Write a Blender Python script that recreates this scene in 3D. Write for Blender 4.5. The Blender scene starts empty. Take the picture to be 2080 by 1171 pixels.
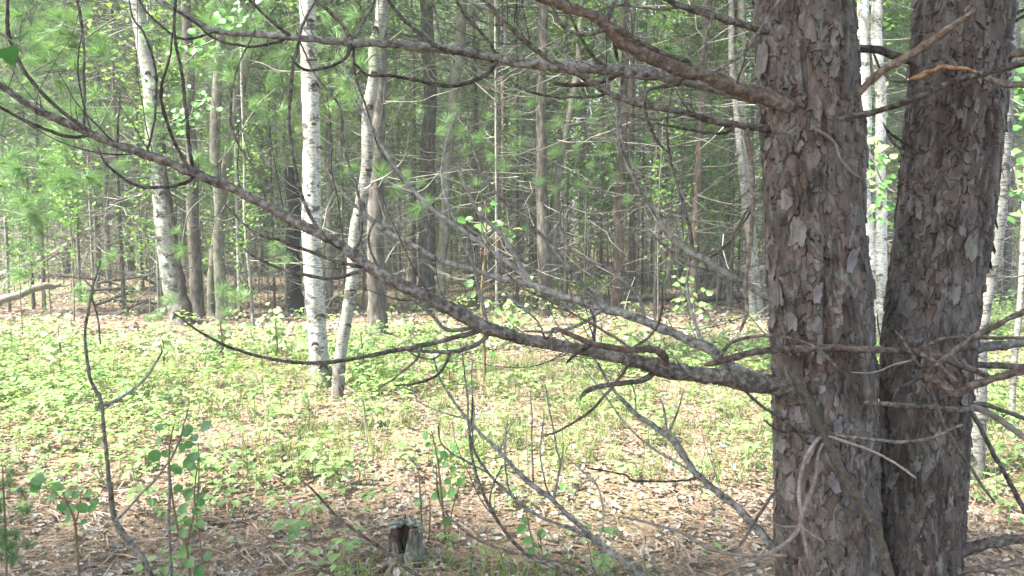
import bpy, math, random
import numpy as np
from mathutils import Vector, Matrix

S = bpy.context.scene
COL = S.collection
R = math.radians

# ------------------------------------------------------------------ camera
F_PX, CX, CY, HOR = 1632.0, 1040.0, 585.5, 450.0
CAM_H = 1.5
PITCH = math.atan((CY - HOR) / F_PX)
cam_d = bpy.data.cameras.new('camera')
cam = bpy.data.objects.new('camera', cam_d)
COL.objects.link(cam)
cam.location = (0, 0, CAM_H)
cam.rotation_euler = (math.pi / 2 - PITCH, 0, 0)
cam_d.sensor_width = 36.0
cam_d.lens = 36.0 * F_PX / 2080.0
cam_d.clip_start = 0.05
cam_d.clip_end = 500.0
S.camera = cam

# ------------------------------------------------------------------ light
SUN_VEC = Vector((-0.50, -0.22, 0.84)).normalized()      # direction towards the sun
SUN_EL = math.asin(SUN_VEC.z)
world = bpy.data.worlds.new('World')
S.world = world
world.use_nodes = True
wn = world.node_tree
bg = wn.nodes['Background']
sky = wn.nodes.new('ShaderNodeTexSky')
sky.sky_type = 'NISHITA'
sky.sun_disc = False
sky.sun_elevation = SUN_EL
sky.sun_rotation = math.atan2(SUN_VEC.x, SUN_VEC.y)
sky.air_density = 1.0
sky.dust_density = 2.5
sky.ozone_density = 1.0
wn.links.new(sky.outputs['Color'], bg.inputs['Color'])
bg.inputs['Strength'].default_value = 0.15
sun_d = bpy.data.lights.new('sun', 'SUN')
sun_d.energy = 5.0
sun_d.angle = R(3.0)
sun_d.color = (1.0, 0.985, 0.91)
sun = bpy.data.objects.new('sun', sun_d)
COL.objects.link(sun)
sun.rotation_euler = SUN_VEC.to_track_quat('Z', 'Y').to_euler()
S.view_settings.view_transform = 'Standard'
S.view_settings.look = 'None'
S.view_settings.gamma = 1.0
S.view_settings.exposure = 2.68
S.view_settings.use_curve_mapping = False
S.render.engine = 'CYCLES'
S.cycles.max_bounces = 8
S.cycles.diffuse_bounces = 4
S.cycles.transmission_bounces = 4
S.cycles.glossy_bounces = 2

rng = np.random.default_rng(7)
rnd = random.Random(7)

# ------------------------------------------------------------------ projection helpers
CP, SP = math.cos(PITCH), math.sin(PITCH)


def W(px, py, Y):
    """point of the plane y = Y seen at a pixel of the 2080 x 1171 photograph"""
    a, b = px - CX, CY - py
    dx, dy, dz = a, F_PX * CP + b * SP, -F_PX * SP + b * CP
    t = Y / dy
    return np.array((dx * t, Y, CAM_H + dz * t))


def groundY(py):
    b = CY - py
    dy, dz = F_PX * CP + b * SP, -F_PX * SP + b * CP
    return -CAM_H / dz * dy


def rad_at(rpx, Y):
    return rpx * Y / F_PX


# ------------------------------------------------------------------ noise
class VN:
    def __init__(s, seed, n=64):
        g = np.random.default_rng(seed)
        s.t = g.random((n, n)); s.n = n

    def __call__(s, x, y, perx=None):
        n = s.n
        xi, yi = np.floor(x).astype(int), np.floor(y).astype(int)
        fx, fy = x - xi, y - yi
        fx = fx * fx * (3 - 2 * fx); fy = fy * fy * (3 - 2 * fy)
        m = perx or n
        x0, x1 = (xi % m) % n, ((xi + 1) % m) % n
        y0, y1 = yi % n, (yi + 1) % n
        a = s.t[x0, y0] * (1 - fx) + s.t[x1, y0] * fx
        b = s.t[x0, y1] * (1 - fx) + s.t[x1, y1] * fx
        return a * (1 - fy) + b * fy


N1, N2, N3 = VN(1), VN(2), VN(3)


def gh(x, y):
    x = np.asarray(x, float); y = np.asarray(y, float)
    d = np.clip((np.hypot(x, y) - 3) / 9, 0, 1)
    return ((N1(x * .35 + 9, y * .35 + 5) - .5) * .10 + (N2(x * 1.3, y * 1.3) - .5) * .035
            + (N3(x * 4.1, y * 4.1) - .5) * .014 + d * (N1(x * .11 + 3, y * .11 + 7) - .5) * .25)


def ghf(x, y):
    return float(gh(np.array([x]), np.array([y]))[0])


# ------------------------------------------------------------------ mesh helpers
class MB:
    def __init__(s):
        s.v, s.q, s.t, s.c, s.n = [], [], [], [], 0

    def add(s, v, quads=None, tris=None, tint=None):
        v = np.asarray(v, float).reshape(-1, 3)
        if quads is not None and len(quads): s.q.append(np.asarray(quads, int) + s.n)
        if tris is not None and len(tris): s.t.append(np.asarray(tris, int) + s.n)
        if tint is None: tint = 0.5
        s.c.append(np.full(len(v), tint) if np.isscalar(tint) else np.asarray(tint, float))
        s.v.append(v); s.n += len(v)

    def mesh(s, name, mat, smooth=True, col=None, off=None):
        v = np.concatenate(s.v) if s.v else np.zeros((0, 3))
        if off is not None: v = v - np.asarray(off)
        q = np.concatenate(s.q) if s.q else np.zeros((0, 4), int)
        t = np.concatenate(s.t) if s.t else np.zeros((0, 3), int)
        me = bpy.data.meshes.new(name)
        me.vertices.add(len(v)); me.vertices.foreach_set('co', v.astype(np.float32).ravel())
        loops = np.concatenate([q.ravel(), t.ravel()])
        me.loops.add(len(loops)); me.loops.foreach_set('vertex_index', loops.astype(np.int32))
        np_ = len(q) + len(t)
        st = np.concatenate([np.arange(len(q)) * 4, len(q) * 4 + np.arange(len(t)) * 3]).astype(np.int32)
        me.polygons.add(np_); me.polygons.foreach_set('loop_start', st)
        me.polygons.foreach_set('use_smooth', np.full(np_, smooth))
        c = np.concatenate(s.c) if s.c else np.zeros(0)
        at = me.attributes.new('tint', 'FLOAT', 'POINT'); at.data.foreach_set('value', c.astype(np.float32))
        if col is not None:
            a2 = me.attributes.new('bcol', 'FLOAT_COLOR', 'POINT')
            a2.data.foreach_set('color', np.concatenate([col, np.ones((len(col), 1))], 1).astype(np.float32).ravel())
        me.update(calc_edges=True)
        if mat: me.materials.append(mat)
        return me


def link(name, me, parent=None, loc=None):
    o = bpy.data.objects.new(name, me)
    COL.objects.link(o)
    if parent is not None: o.parent = parent
    if loc is not None: o.location = loc
    return o


def tag(o, label=None, cat=None, group=None, kind=None):
    if label: o['label'] = label
    if cat: o['category'] = cat
    if group: o['group'] = group
    if kind: o['kind'] = kind
    return o


def empty(name, loc, label, cat, group=None, rz=0, sc=1.0):
    o = bpy.data.objects.new(name, None)
    COL.objects.link(o); o.location = loc; o.rotation_euler = (0, 0, rz); o.scale = (sc, sc, sc)
    o.empty_display_size = .1
    return tag(o, label, cat, group)


def copy_tree(o, parent=None):
    c = o.copy(); COL.objects.link(c)
    if parent is not None: c.parent = parent
    for ch in [k for k in CHILD.get(o.name, [])]:
        copy_tree(ch, c)
    return c


CHILD = {}


def part(name, me, parent, **k):
    o = link(name, me, parent)
    CHILD.setdefault(parent.name, []).append(o)
    if k.get('label'): o['label'] = k['label']
    if k.get('kind'): o['kind'] = k['kind']
    return o


def crspline(P, step):
    """Catmull-Rom through rows of P (any columns), about `step` apart in the first three"""
    P = np.asarray(P, float)
    if len(P) < 2: return P
    E = np.vstack([2 * P[0] - P[1], P, 2 * P[-1] - P[-2]])
    out = []
    for i in range(1, len(E) - 2):
        p0, p1, p2, p3 = E[i - 1], E[i], E[i + 1], E[i + 2]
        n = max(1, int(np.linalg.norm((p2 - p1)[:3]) / step))
        t = np.linspace(0, 1, n, endpoint=False)[:, None]
        out.append(0.5 * ((2 * p1) + (-p0 + p2) * t + (2 * p0 - 5 * p1 + 4 * p2 - p3) * t ** 2 + (-p0 + 3 * p1 - 3 * p2 + p3) * t ** 3))
    out.append(P[-1:])
    return np.vstack(out)


def tube(mb, P, sides=8, rough=0.0, tint=None, cap=True, seed=0, knots=0.0):
    """P rows x,y,z,r"""
    P = np.asarray(P, float); n = len(P)
    if n < 2: return
    T = np.gradient(P[:, :3], axis=0); T /= np.linalg.norm(T, axis=1)[:, None] + 1e-9
    U = np.zeros((n, 3)); a = np.array((0, 0, 1.)) if abs(T[0, 2]) < .9 else np.array((1., 0, 0))
    u = np.cross(T[0], a); u /= np.linalg.norm(u)
    for i in range(n):
        u = u - T[i] * np.dot(u, T[i]); u /= np.linalg.norm(u) + 1e-9; U[i] = u
    V = np.cross(T, U)
    th = np.arange(sides) * 2 * math.pi / sides
    r = P[:, 3][:, None] * np.ones(sides)[None]
    if rough:
        L = np.concatenate([[0], np.cumsum(np.linalg.norm(np.diff(P[:, :3], axis=0), axis=1))])
        rr = P[:, 3].mean() + 1e-6
        a_, b_ = np.meshgrid(L, th, indexing='ij')
        nz = N1(b_ / (2 * math.pi) * 6 + seed % 64, a_ / rr * .45 + seed * 3.7, ) - .5 + 0.8 * (N2(b_ / (2 * math.pi) * sides * .5, a_ / rr * 1.2 + seed * 1.3) - .5)
        nz[:, -1] = (nz[:, -1] + nz[:, 0]) / 2
        r = r * (1 + rough * nz)
    ring = P[:, None, :3] + r[..., None] * (np.cos(th)[None, :, None] * U[:, None] + np.sin(th)[None, :, None] * V[:, None])
    vs = ring.reshape(-1, 3)
    i, j = np.meshgrid(np.arange(n - 1), np.arange(sides), indexing='ij')
    j2 = (j + 1) % sides
    q = np.stack([i * sides + j, i * sides + j2, (i + 1) * sides + j2, (i + 1) * sides + j], -1).reshape(-1, 4)
    tr = None
    if cap:
        vs = np.vstack([vs, P[0, :3], P[-1, :3]])
        k = np.arange(sides); k2 = (k + 1) % sides
        tr = np.vstack([np.stack([np.full(sides, n * sides), k2, k], -1),
                        np.stack([np.full(sides, n * sides + 1), (n - 1) * sides + k, (n - 1) * sides + k2], -1)])
    tt = tint
    if tint is None: tt = rnd.random()
    mb.add(vs, q, tr, tt)


# ------------------------------------------------------------------ materials
def mat(name):
    m = bpy.data.materials.new(name); m.use_nodes = True
    nt = m.node_tree; nt.nodes.clear()
    out = nt.nodes.new('ShaderNodeOutputMaterial')
    return m, nt, out


def N(nt, t, **k):
    n = nt.nodes.new(t)
    for a, b in k.items(): setattr(n, a, b)
    return n


def ramp(nt, stops, inp=None, interp='LINEAR'):
    r = N(nt, 'ShaderNodeValToRGB'); r.color_ramp.interpolation = interp
    e = r.color_ramp.elements
    while len(e) < len(stops): e.new(.5)
    for k, (p, c) in zip(e, stops):
        k.position = p; k.color = (*c, 1)
    if inp is not None: nt.links.new(inp, r.inputs[0])
    return r.outputs[0]


def noise(nt, scale, detail=4, vec=None, sc=None, rough=.55):
    n = N(nt, 'ShaderNodeTexNoise'); n.inputs['Scale'].default_value = scale
    n.inputs['Detail'].default_value = detail; n.inputs['Roughness'].default_value = rough
    if vec is not None:
        if sc is not None:
            mp = N(nt, 'ShaderNodeMapping'); mp.inputs['Scale'].default_value = sc
            nt.links.new(vec, mp.inputs[0]); vec = mp.outputs[0]
        nt.links.new(vec, n.inputs['Vector'])
    return n.outputs['Fac']


def mix(nt, f, a, b, mode='MIX'):
    m = N(nt, 'ShaderNodeMix', data_type='RGBA', blend_type=mode)
    for s, v in ((0, f), (6, a), (7, b)):
        if hasattr(v, 'links') or hasattr(v, 'is_linked'): nt.links.new(v, m.inputs[s])
        else: m.inputs[s].default_value = v if s == 0 else (*v, 1)
    return m.outputs[2]


def math_(nt, op, a, b=0.0):
    m = N(nt, 'ShaderNodeMath', operation=op)
    for s, v in ((0, a), (1, b)):
        if hasattr(v, 'is_linked'): nt.links.new(v, m.inputs[s])
        else: m.inputs[s].default_value = v
    return m.outputs[0]


def leaf_mat(name, dark, light, trans=.45, tcol=None, rough=.45, spec=.35):
    m, nt, out = mat(name)
    at = N(nt, 'ShaderNodeAttribute', attribute_name='tint')
    oi = N(nt, 'ShaderNodeObjectInfo')
    f = math_(nt, 'ADD', at.outputs['Fac'], math_(nt, 'MULTIPLY', math_(nt, 'SUBTRACT', oi.outputs['Random'], .5), .3))
    c = ramp(nt, [(0, dark), (1, light)], f)
    p = N(nt, 'ShaderNodeBsdfPrincipled'); nt.links.new(c, p.inputs['Base Color'])
    p.inputs['Roughness'].default_value = rough
    p.inputs['Specular IOR Level'].default_value = spec
    t = N(nt, 'ShaderNodeBsdfTranslucent')
    tc = mix(nt, 1.0, c, tcol or (1.25, 1.2, .55), 'MULTIPLY')
    nt.links.new(tc, t.inputs['Color'])
    s = N(nt, 'ShaderNodeMixShader'); s.inputs[0].default_value = trans
    nt.links.new(p.outputs[0], s.inputs[1]); nt.links.new(t.outputs[0], s.inputs[2])
    nt.links.new(s.outputs[0], out.inputs[0])
    return m


def bark_mat(name, stops, scale, stretch=(1, 1, .3), bump=.5, bscale=None, rough=.9, moss=None, gen=False, attr=False, lichen=None):
    m, nt, out = mat(name)
    tc = N(nt, 'ShaderNodeTexCoord')
    v = tc.outputs['Object']
    n1 = noise(nt, scale, 6, v, stretch, .62)
    n2 = noise(nt, scale * .18, 3, v)
    f = math_(nt, 'ADD', math_(nt, 'MULTIPLY', n1, .75), math_(nt, 'MULTIPLY', n2, .25))
    if attr:
        at = N(nt, 'ShaderNodeAttribute', attribute_name='tint')
        f = math_(nt, 'ADD', f, math_(nt, 'MULTIPLY', math_(nt, 'SUBTRACT', at.outputs['Fac'], .5), .12))
    c = ramp(nt, stops, f)
    if moss:
        mf = ramp(nt, [(.52, (0, 0, 0)), (.62, (1, 1, 1))], noise(nt, scale * .35, 4, v))
        c = mix(nt, math_(nt, 'MULTIPLY', mf, moss[1]), c, moss[0])
    if lichen:
        mf = ramp(nt, [(.60, (0, 0, 0)), (.66, (1, 1, 1))], noise(nt, scale * .9, 5, v))
        c = mix(nt, math_(nt, 'MULTIPLY', mf, lichen[1]), c, lichen[0])
    p = N(nt, 'ShaderNodeBsdfPrincipled'); nt.links.new(c, p.inputs['Base Color'])
    p.inputs['Roughness'].default_value = rough; p.inputs['Specular IOR Level'].default_value = .2
    b = N(nt, 'ShaderNodeBump'); b.inputs['Strength'].default_value = bump; b.inputs['Distance'].default_value = .01
    nt.links.new(n1, b.inputs['Height']); nt.links.new(b.outputs[0], p.inputs['Normal'])
    nt.links.new(p.outputs[0], out.inputs[0])
    return m


def birch_mat(name, white, grey, dark, amt=.5, patch=.62):
    m, nt, out = mat(name)
    tc = N(nt, 'ShaderNodeTexCoord'); v = tc.outputs['Object']
    dash = noise(nt, 7, 5, v, (2.6, 2.6, 16.0), .7)
    fine = noise(nt, 30, 3, v, (1, 1, 5.0), .6)
    big = noise(nt, 3.2, 5, v, (1, 1, .7), .65)
    base = ramp(nt, [(.38, grey), (.58, white)], math_(nt, 'ADD', math_(nt, 'MULTIPLY', big, .6), math_(nt, 'MULTIPLY', fine, .4)))
    d = ramp(nt, [(amt + .09, (0, 0, 0)), (amt + .16, (1, 1, 1))], dash)
    c = mix(nt, math_(nt, 'MULTIPLY', d, .85), base, dark)
    pt = ramp(nt, [(patch, (0, 0, 0)), (patch + .05, (1, 1, 1))], noise(nt, 5.5, 7, v, (1, 1, 1.8), .75))
    c = mix(nt, math_(nt, 'MULTIPLY', pt, .9), c, dark)
    at = N(nt, 'ShaderNodeAttribute', attribute_name='tint')      # 1 at the rough dark foot of the trunk
    ft = ramp(nt, [(.58, (0, 0, 0)), (.70, (1, 1, 1))], math_(nt, 'ADD', math_(nt, 'MULTIPLY', at.outputs['Fac'], .42), math_(nt, 'MULTIPLY', noise(nt, 16, 6, v, (1, 1, .45), .75), .68)))
    c = mix(nt, math_(nt, 'MULTIPLY', ft, .9), c, ramp(nt, [(.35, (.035, .028, .022)), (.65, (.19, .165, .14))], noise(nt, 30, 4, v, (1, 1, .4))))
    p = N(nt, 'ShaderNodeBsdfPrincipled'); nt.links.new(c, p.inputs['Base Color'])
    p.inputs['Roughness'].default_value = .7; p.inputs['Specular IOR Level'].default_value = .25
    b = N(nt, 'ShaderNodeBump'); b.inputs['Strength'].default_value = .4; b.inputs['Distance'].default_value = .01
    nt.links.new(dash, b.inputs['Height']); nt.links.new(b.outputs[0], p.inputs['Normal'])
    nt.links.new(p.outputs[0], out.inputs[0])
    return m


M = {}
M['leaf_cover'] = leaf_mat('ground_cover_leaf', (.09, .165, .055), (.29, .40, .155), .45, rough=.55, tcol=(1.2, 1.2, .7))
M['leaf_birch'] = leaf_mat('birch_leaf', (.06, .13, .035), (.16, .28, .075), .5, tcol=(1.2, 1.2, .7))
M['leaf_aspen'] = leaf_mat('aspen_leaf', (.045, .12, .035), (.10, .22, .05), .4, rough=.4)
M['leaf_far'] = leaf_mat('far_leaf', (.075, .15, .04), (.22, .34, .085), .5, tcol=(1.2, 1.2, .75))
M['needle'] = leaf_mat('pine_needle', (.04, .09, .03), (.12, .20, .06), .3, tcol=(1.1, 1.2, .7))
M['needle_soft'] = leaf_mat('soft_pine_needle', (.06, .135, .05), (.17, .27, .10), .4, tcol=(1.1, 1.2, .8))
M['needle_brown'] = leaf_mat('brown_needle', (.14, .098, .062), (.31, .225, .15), .15, tcol=(1, .9, .6))
M['grass'] = leaf_mat('grass_blade', (.07, .13, .03), (.20, .27, .08), .4)
M['litter'] = leaf_mat('dead_leaf', (.12, .098, .074), (.37, .335, .275), .12, tcol=(1, .85, .6), rough=.75, spec=.2)
M['limb'] = bark_mat('limb_bark', [(.34, (.018, .014, .011)), (.46, (.055, .044, .034)), (.56, (.108, .090, .073)), (.72, (.26, .235, .20))], 75, (1, 1, 1), 1.0, attr=True, lichen=((.24, .25, .21), .25))
M['limb_grey'] = bark_mat('grey_limb_bark', [(.34, (.035, .028, .023)), (.46, (.10, .086, .070)), (.58, (.175, .157, .135)), (.76, (.31, .29, .26))], 65, (1, 1, 1), .9, attr=True, moss=((.16, .17, .10), .4))
M['limb_light'] = bark_mat('pale_grey_limb_bark', [(.34, (.05, .043, .036)), (.45, (.15, .135, .115)), (.56, (.25, .235, .21)), (.74, (.40, .385, .355))], 60, (1, 1, 1), .9, attr=True, moss=((.10, .105, .07), .4))
M['limb_red'] = bark_mat('reddish_limb_bark', [(.34, (.045, .025, .018)), (.46, (.090, .066, .049)), (.58, (.155, .120, .092)), (.74, (.28, .24, .2))], 75, (1, 1, 1), 1.0, attr=True)
M['limb_moss'] = bark_mat('mossy_limb_bark', [(.28, (.03, .024, .018)), (.46, (.07, .058, .043)), (.62, (.12, .105, .08)), (.78, (.2, .18, .15))], 75, (1, 1, 1), 1.0, attr=True, moss=((.062, .064, .032), .6))
M['limb_pale'] = bark_mat('pale_twig_bark', [(.28, (.10, .07, .055)), (.46, (.13, .105, .085)), (.62, (.22, .185, .155)), (.78, (.35, .31, .27))], 70, (1, 1, 1), .7, attr=True)
M['pine_far'] = bark_mat('pine_trunk_bark', [(.32, (.018, .016, .013)), (.45, (.060, .052, .042)), (.58, (.115, .100, .083)), (.75, (.24, .22, .19))], 20, (1, 1, .35), 1.0)
M['pine_red'] = bark_mat('red_pine_trunk_bark', [(.32, (.03, .021, .016)), (.45, (.085, .062, .048)), (.58, (.15, .115, .093)), (.75, (.26, .22, .19))], 18, (1, 1, .4), 1.0)
M['trunk_grey'] = bark_mat('grey_trunk_bark', [(.32, (.04, .038, .029)), (.46, (.10, .094, .073)), (.60, (.17, .162, .127)), (.78, (.28, .27, .225))], 14, (1, 1, .6), .6, moss=((.12, .15, .07), .4))
M['char'] = bark_mat('charred_bark', [(.32, (.006, .006, .006)), (.5, (.014, .013, .012)), (.68, (.03, .027, .024)), (.85, (.08, .07, .06))], 20, (1, 1, .4), 1.0)
M['char_brown'] = bark_mat('scar_streak_bark', [(.32, (.012, .010, .008)), (.5, (.035, .028, .022)), (.68, (.075, .062, .05)), (.85, (.14, .12, .1))], 30, (1, 1, .4), 1.0)
M['twig'] = bark_mat('dead_twig', [(.3, (.065, .06, .048)), (.5, (.155, .142, .115)), (.7, (.34, .325, .28))], 6, (1, 1, 1), .2, attr=True)
M['stem_green'] = bark_mat('young_stem', [(.3, (.09, .06, .035)), (.6, (.17, .12, .06)), (.8, (.2, .2, .1))], 30, (1, 1, 1), .2)
M['birch'] = birch_mat('white_birch_bark', (.47, .46, .415), (.19, .182, .155), (.045, .038, .032), .44, .53)
M['birch_grey'] = birch_mat('grey_birch_bark', (.29, .28, .24), (.11, .105, .085), (.035, .03, .026), .43, .53)
M['aspen'] = birch_mat('aspen_bark', (.32, .32, .27), (.13, .13, .10), (.035, .03, .026), .45, .53)


def near_bark():
    m, nt, out = mat('flaky_pine_bark')
    at = N(nt, 'ShaderNodeAttribute', attribute_name='bcol')
    tc = N(nt, 'ShaderNodeTexCoord'); v = tc.outputs['Object']
    a = noise(nt, 60, 6, v, (1, 1, .45), .65)
    b_ = noise(nt, 260, 3, v, (1, 1, .7), .6)
    g = ramp(nt, [(.3, (.5, .48, .46)), (.5, (1, 1, 1)), (.70, (1.4, 1.4, 1.42))], a)
    c = mix(nt, 1.0, at.outputs['Color'], g, 'MULTIPLY')
    lf = ramp(nt, [(.60, (0, 0, 0)), (.68, (1, 1, 1))], noise(nt, 22, 6, v, (1, 1, .7), .7))
    c = mix(nt, math_(nt, 'MULTIPLY', lf, .35), c, (.15, .155, .115))
    p = N(nt, 'ShaderNodeBsdfPrincipled'); nt.links.new(c, p.inputs['Base Color'])
    p.inputs['Roughness'].default_value = .82; p.inputs['Specular IOR Level'].default_value = .3
    bm = N(nt, 'ShaderNodeBump'); bm.inputs['Strength'].default_value = .6; bm.inputs['Distance'].default_value = .004
    nt.links.new(math_(nt, 'ADD', a, math_(nt, 'MULTIPLY', b_, .5)), bm.inputs['Height'])
    nt.links.new(bm.outputs[0], p.inputs['Normal']); nt.links.new(p.outputs[0], out.inputs[0])
    return m


M['near_bark'] = near_bark()
M['torn_wood'] = bark_mat('torn_wood', [(.38, (.06, .03, .018)), (.46, (.22, .11, .05)), (.60, (.38, .24, .125)), (.75, (.52, .39, .25))], 60, (1, 1, 1), 1.0)


def ground_mat():
    m, nt, out = mat('forest_floor')
    tc = N(nt, 'ShaderNodeTexCoord'); v = tc.outputs['Object']
    big = noise(nt, .6, 4, v); mid = noise(nt, 5, 6, v, None, .7); fine = noise(nt, 45, 5, v, None, .75)
    c1 = ramp(nt, [(.3, (.06, .040, .026)), (.45, (.15, .098, .065)), (.58, (.24, .165, .12)), (.75, (.40, .32, .26))], fine)
    c2 = ramp(nt, [(.3, (.07, .048, .032)), (.5, (.185, .13, .088)), (.7, (.32, .25, .185))], fine)
    c = mix(nt, ramp(nt, [(.42, (0, 0, 0)), (.6, (1, 1, 1))], mid), c1, c2)
    far = ramp(nt, [(.50, (0, 0, 0)), (.60, (1, 1, 1))], noise(nt, .35, 5, v, None, .65))
    c = mix(nt, math_(nt, 'MULTIPLY', far, .35), c, (.07, .10, .025))
    p = N(nt, 'ShaderNodeBsdfPrincipled'); nt.links.new(c, p.inputs['Base Color'])
    p.inputs['Roughness'].default_value = .95; p.inputs['Specular IOR Level'].default_value = .1
    b = N(nt, 'ShaderNodeBump'); b.inputs['Strength'].default_value = .8; b.inputs['Distance'].default_value = .02
    nt.links.new(fine, b.inputs['Height']); nt.links.new(b.outputs[0], p.inputs['Normal'])
    nt.links.new(p.outputs[0], out.inputs[0])
    return m


M['ground'] = ground_mat()

# ------------------------------------------------------------------ ground sheet
ys = np.concatenate([np.arange(-14, 1, 1.0), np.arange(1, 16, .12), np.arange(16, 40, .5), np.arange(40, 131, 5)])
xs = np.concatenate([np.arange(-130, -40, 6), np.arange(-40, -10, .8), np.arange(-10, 10, .12), np.arange(10, 40, .8), np.arange(40, 131, 6)])
gx, gy = np.meshgrid(xs, ys, indexing='ij')
gz = gh(gx, gy)
nx, ny = gx.shape
i, j = np.meshgrid(np.arange(nx - 1), np.arange(ny - 1), indexing='ij')
gq = np.stack([i * ny + j, (i + 1) * ny + j, (i + 1) * ny + j + 1, i * ny + j + 1], -1).reshape(-1, 4)
mb = MB(); mb.add(np.stack([gx, gy, gz], -1).reshape(-1, 3), gq)
tag(link('ground', mb.mesh('ground', M['ground'])), 'brown forest floor under leaf litter', kind='structure')


# ------------------------------------------------------------------ scatter helpers
def rotmats(n, tilt=.5, g=rng):
    yaw = g.random(n) * 2 * math.pi; a = g.normal(0, tilt, n); b = g.normal(0, tilt, n)
    cy, sy, ca, sa, cb, sb = np.cos(yaw), np.sin(yaw), np.cos(a), np.sin(a), np.cos(b), np.sin(b)
    o, z = np.ones(n), np.zeros(n)
    Rz = np.stack([cy, -sy, z, sy, cy, z, z, z, o], -1).reshape(n, 3, 3)
    Rx = np.stack([o, z, z, z, ca, -sa, z, sa, ca], -1).reshape(n, 3, 3)
    Ry = np.stack([cb, z, sb, z, o, z, -sb, z, cb], -1).reshape(n, 3, 3)
    return Rz @ Rx @ Ry


def scatter(mb, tv, tt, pos, rot, scale, tint, quads=False):
    """join copies of the template (verts tv, faces tt) at pos"""
    n, k = len(pos), len(tv)
    v = np.einsum('nij,kj->nki', rot, tv) * np.asarray(scale).reshape(n, 1, 1) + np.asarray(pos)[:, None, :]
    f = (np.asarray(tt)[None] + (np.arange(n) * k)[:, None, None]).reshape(-1, len(tt[0]))
    mb.add(v.reshape(-1, 3), f if quads else None, None if quads else f, np.repeat(tint, k))


RHOMB = (np.array([(0, 0, 0), (.5, .38, .08), (0, 1, -.05), (-.5, .38, .08)]) - (0, .5, 0), [(0, 1, 2), (0, 2, 3)])
# toothed, folded leaf with a drooping tip
_o = [(0, 0), (.30, .04), (.46, .26), (.40, .34), (.50, .52), (.30, .62), (.26, .80), (0, 1.05), (-.26, .80), (-.30, .62), (-.50, .52), (-.40, .34), (-.46, .26), (-.30, .04)]
LEAFV = np.array([(x, y, abs(x) * .22 - .28 * (y - .3) ** 2) for x, y in _o] + [(0, .45, .0)])
LEAFT = [(k, (k + 1) % 14, 14) for k in range(14)]
_o5 = [(0, 0), (.42, .18), (.48, .55), (0, 1.05), (-.48, .55), (-.42, .18)]
LEAF6V = np.array([(x, y, abs(x) * .25 - .3 * (y - .3) ** 2) for x, y in _o5] + [(0, .45, 0)])
LEAF6T = [(k, (k + 1) % 6, 6) for k in range(6)]
# curled dead leaf
_d = [(x, y) for y in (0, .33, .66, 1) for x in (-1, 0, 1)]
DEADV = np.array([(x * .36 * math.sin(.35 + y * 2.4) * (1 if x else 1), y - .5, .22 * abs(x) * (1 - .3 * y) + .25 * (y - .5) ** 2 + (.05 if (k % 2) else 0)) for k, (x, y) in enumerate(_d)])
DEADQ = [(r * 3 + c, r * 3 + c + 1, r * 3 + c + 4, r * 3 + c + 3) for r in range(3) for c in range(2)]


def wedge(n, y0, y1, margin=1.08, power=1.0, g=rng):
    """ground points inside the field of view"""
    y = y0 + (y1 - y0) * g.random(n) ** power
    hw = (y * .64 + .4) * margin
    x = (g.random(n) * 2 - 1) * hw
    return x, y


# --- dead leaves
mb = MB()
x, y = wedge(36000, 2.4, 9.5, 1.1, 1.15); n = len(x)
pos = np.stack([x, y, gh(x, y) + .012 + rng.random(n) * .02], -1)
scatter(mb, DEADV, DEADQ, pos, rotmats(n, .35), .014 + rng.random(n) ** 1.8 * .032, np.clip(rng.random(n) * 1.0, 0, 1), True)
x, y = wedge(34000, 9, 32, 1.1, 1.4); n = len(x)
pos = np.stack([x, y, gh(x, y) + .03], -1)
scatter(mb, RHOMB[0], RHOMB[1], pos, rotmats(n, .4), .04 + rng.random(n) * .05, np.clip(rng.random(n) ** 1.3 * .9, 0, 1))
tag(link('leaf_litter', mb.mesh('leaf_litter', M['litter'], False)), 'pale curled dead leaves scattered over the forest floor', 'dead leaves', kind='stuff')
# --- fallen pine needles
mb = MB()
n = 16000
x, y = wedge(n, 2.3, 7.5, 1.1)
keep = (N1(x * 1.1 + 20, y * 1.1) > .42) | (y < 3.9); x, y = x[keep], y[keep]; n = len(x)
NT = (np.array([(-.012, 0, 0), (.012, 0, 0), (.05, .5, .03), (0, 1, 0)]), [(0, 1, 2), (0, 2, 3)])
scatter(mb, NT[0], NT[1], np.stack([x, y, gh(x, y) + .012 + rng.random(n) * .03], -1), rotmats(n, .18), .08 + rng.random(n) * .07, rng.random(n))
tag(link('needle_litter', mb.mesh('needle_litter', M['needle_brown'], False)), 'rusty brown fallen pine needles on the ground', 'pine needles', kind='stuff')

# --- grass
mb = MB()
GB = (np.array([(-.012, 0, 0), (.012, 0, 0), (.01, .12, .5), (-.008, .12, .5), (0, .42, .95)]), [(0, 1, 2), (0, 2, 3), (3, 2, 4)])
tx, ty = wedge(2300, 2.6, 9.5, 1.1)
kk = N2(tx * .8 + 7, ty * .8) > .35; tx, ty = tx[kk], ty[kk]
m_ = 11
x = np.repeat(tx, m_) + rng.normal(0, .035, len(tx) * m_); y = np.repeat(ty, m_) + rng.normal(0, .035, len(tx) * m_); n = len(x)
scatter(mb, GB[0], GB[1], np.stack([x, y, gh(x, y)], -1), rotmats(n, .3), (.10 + rng.random(n) * .14), rng.random(n))
tag(link('grass_tufts', mb.mesh('grass_tufts', M['grass'], False)), 'thin green grass growing through the leaf litter', 'grass', kind='stuff')


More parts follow.
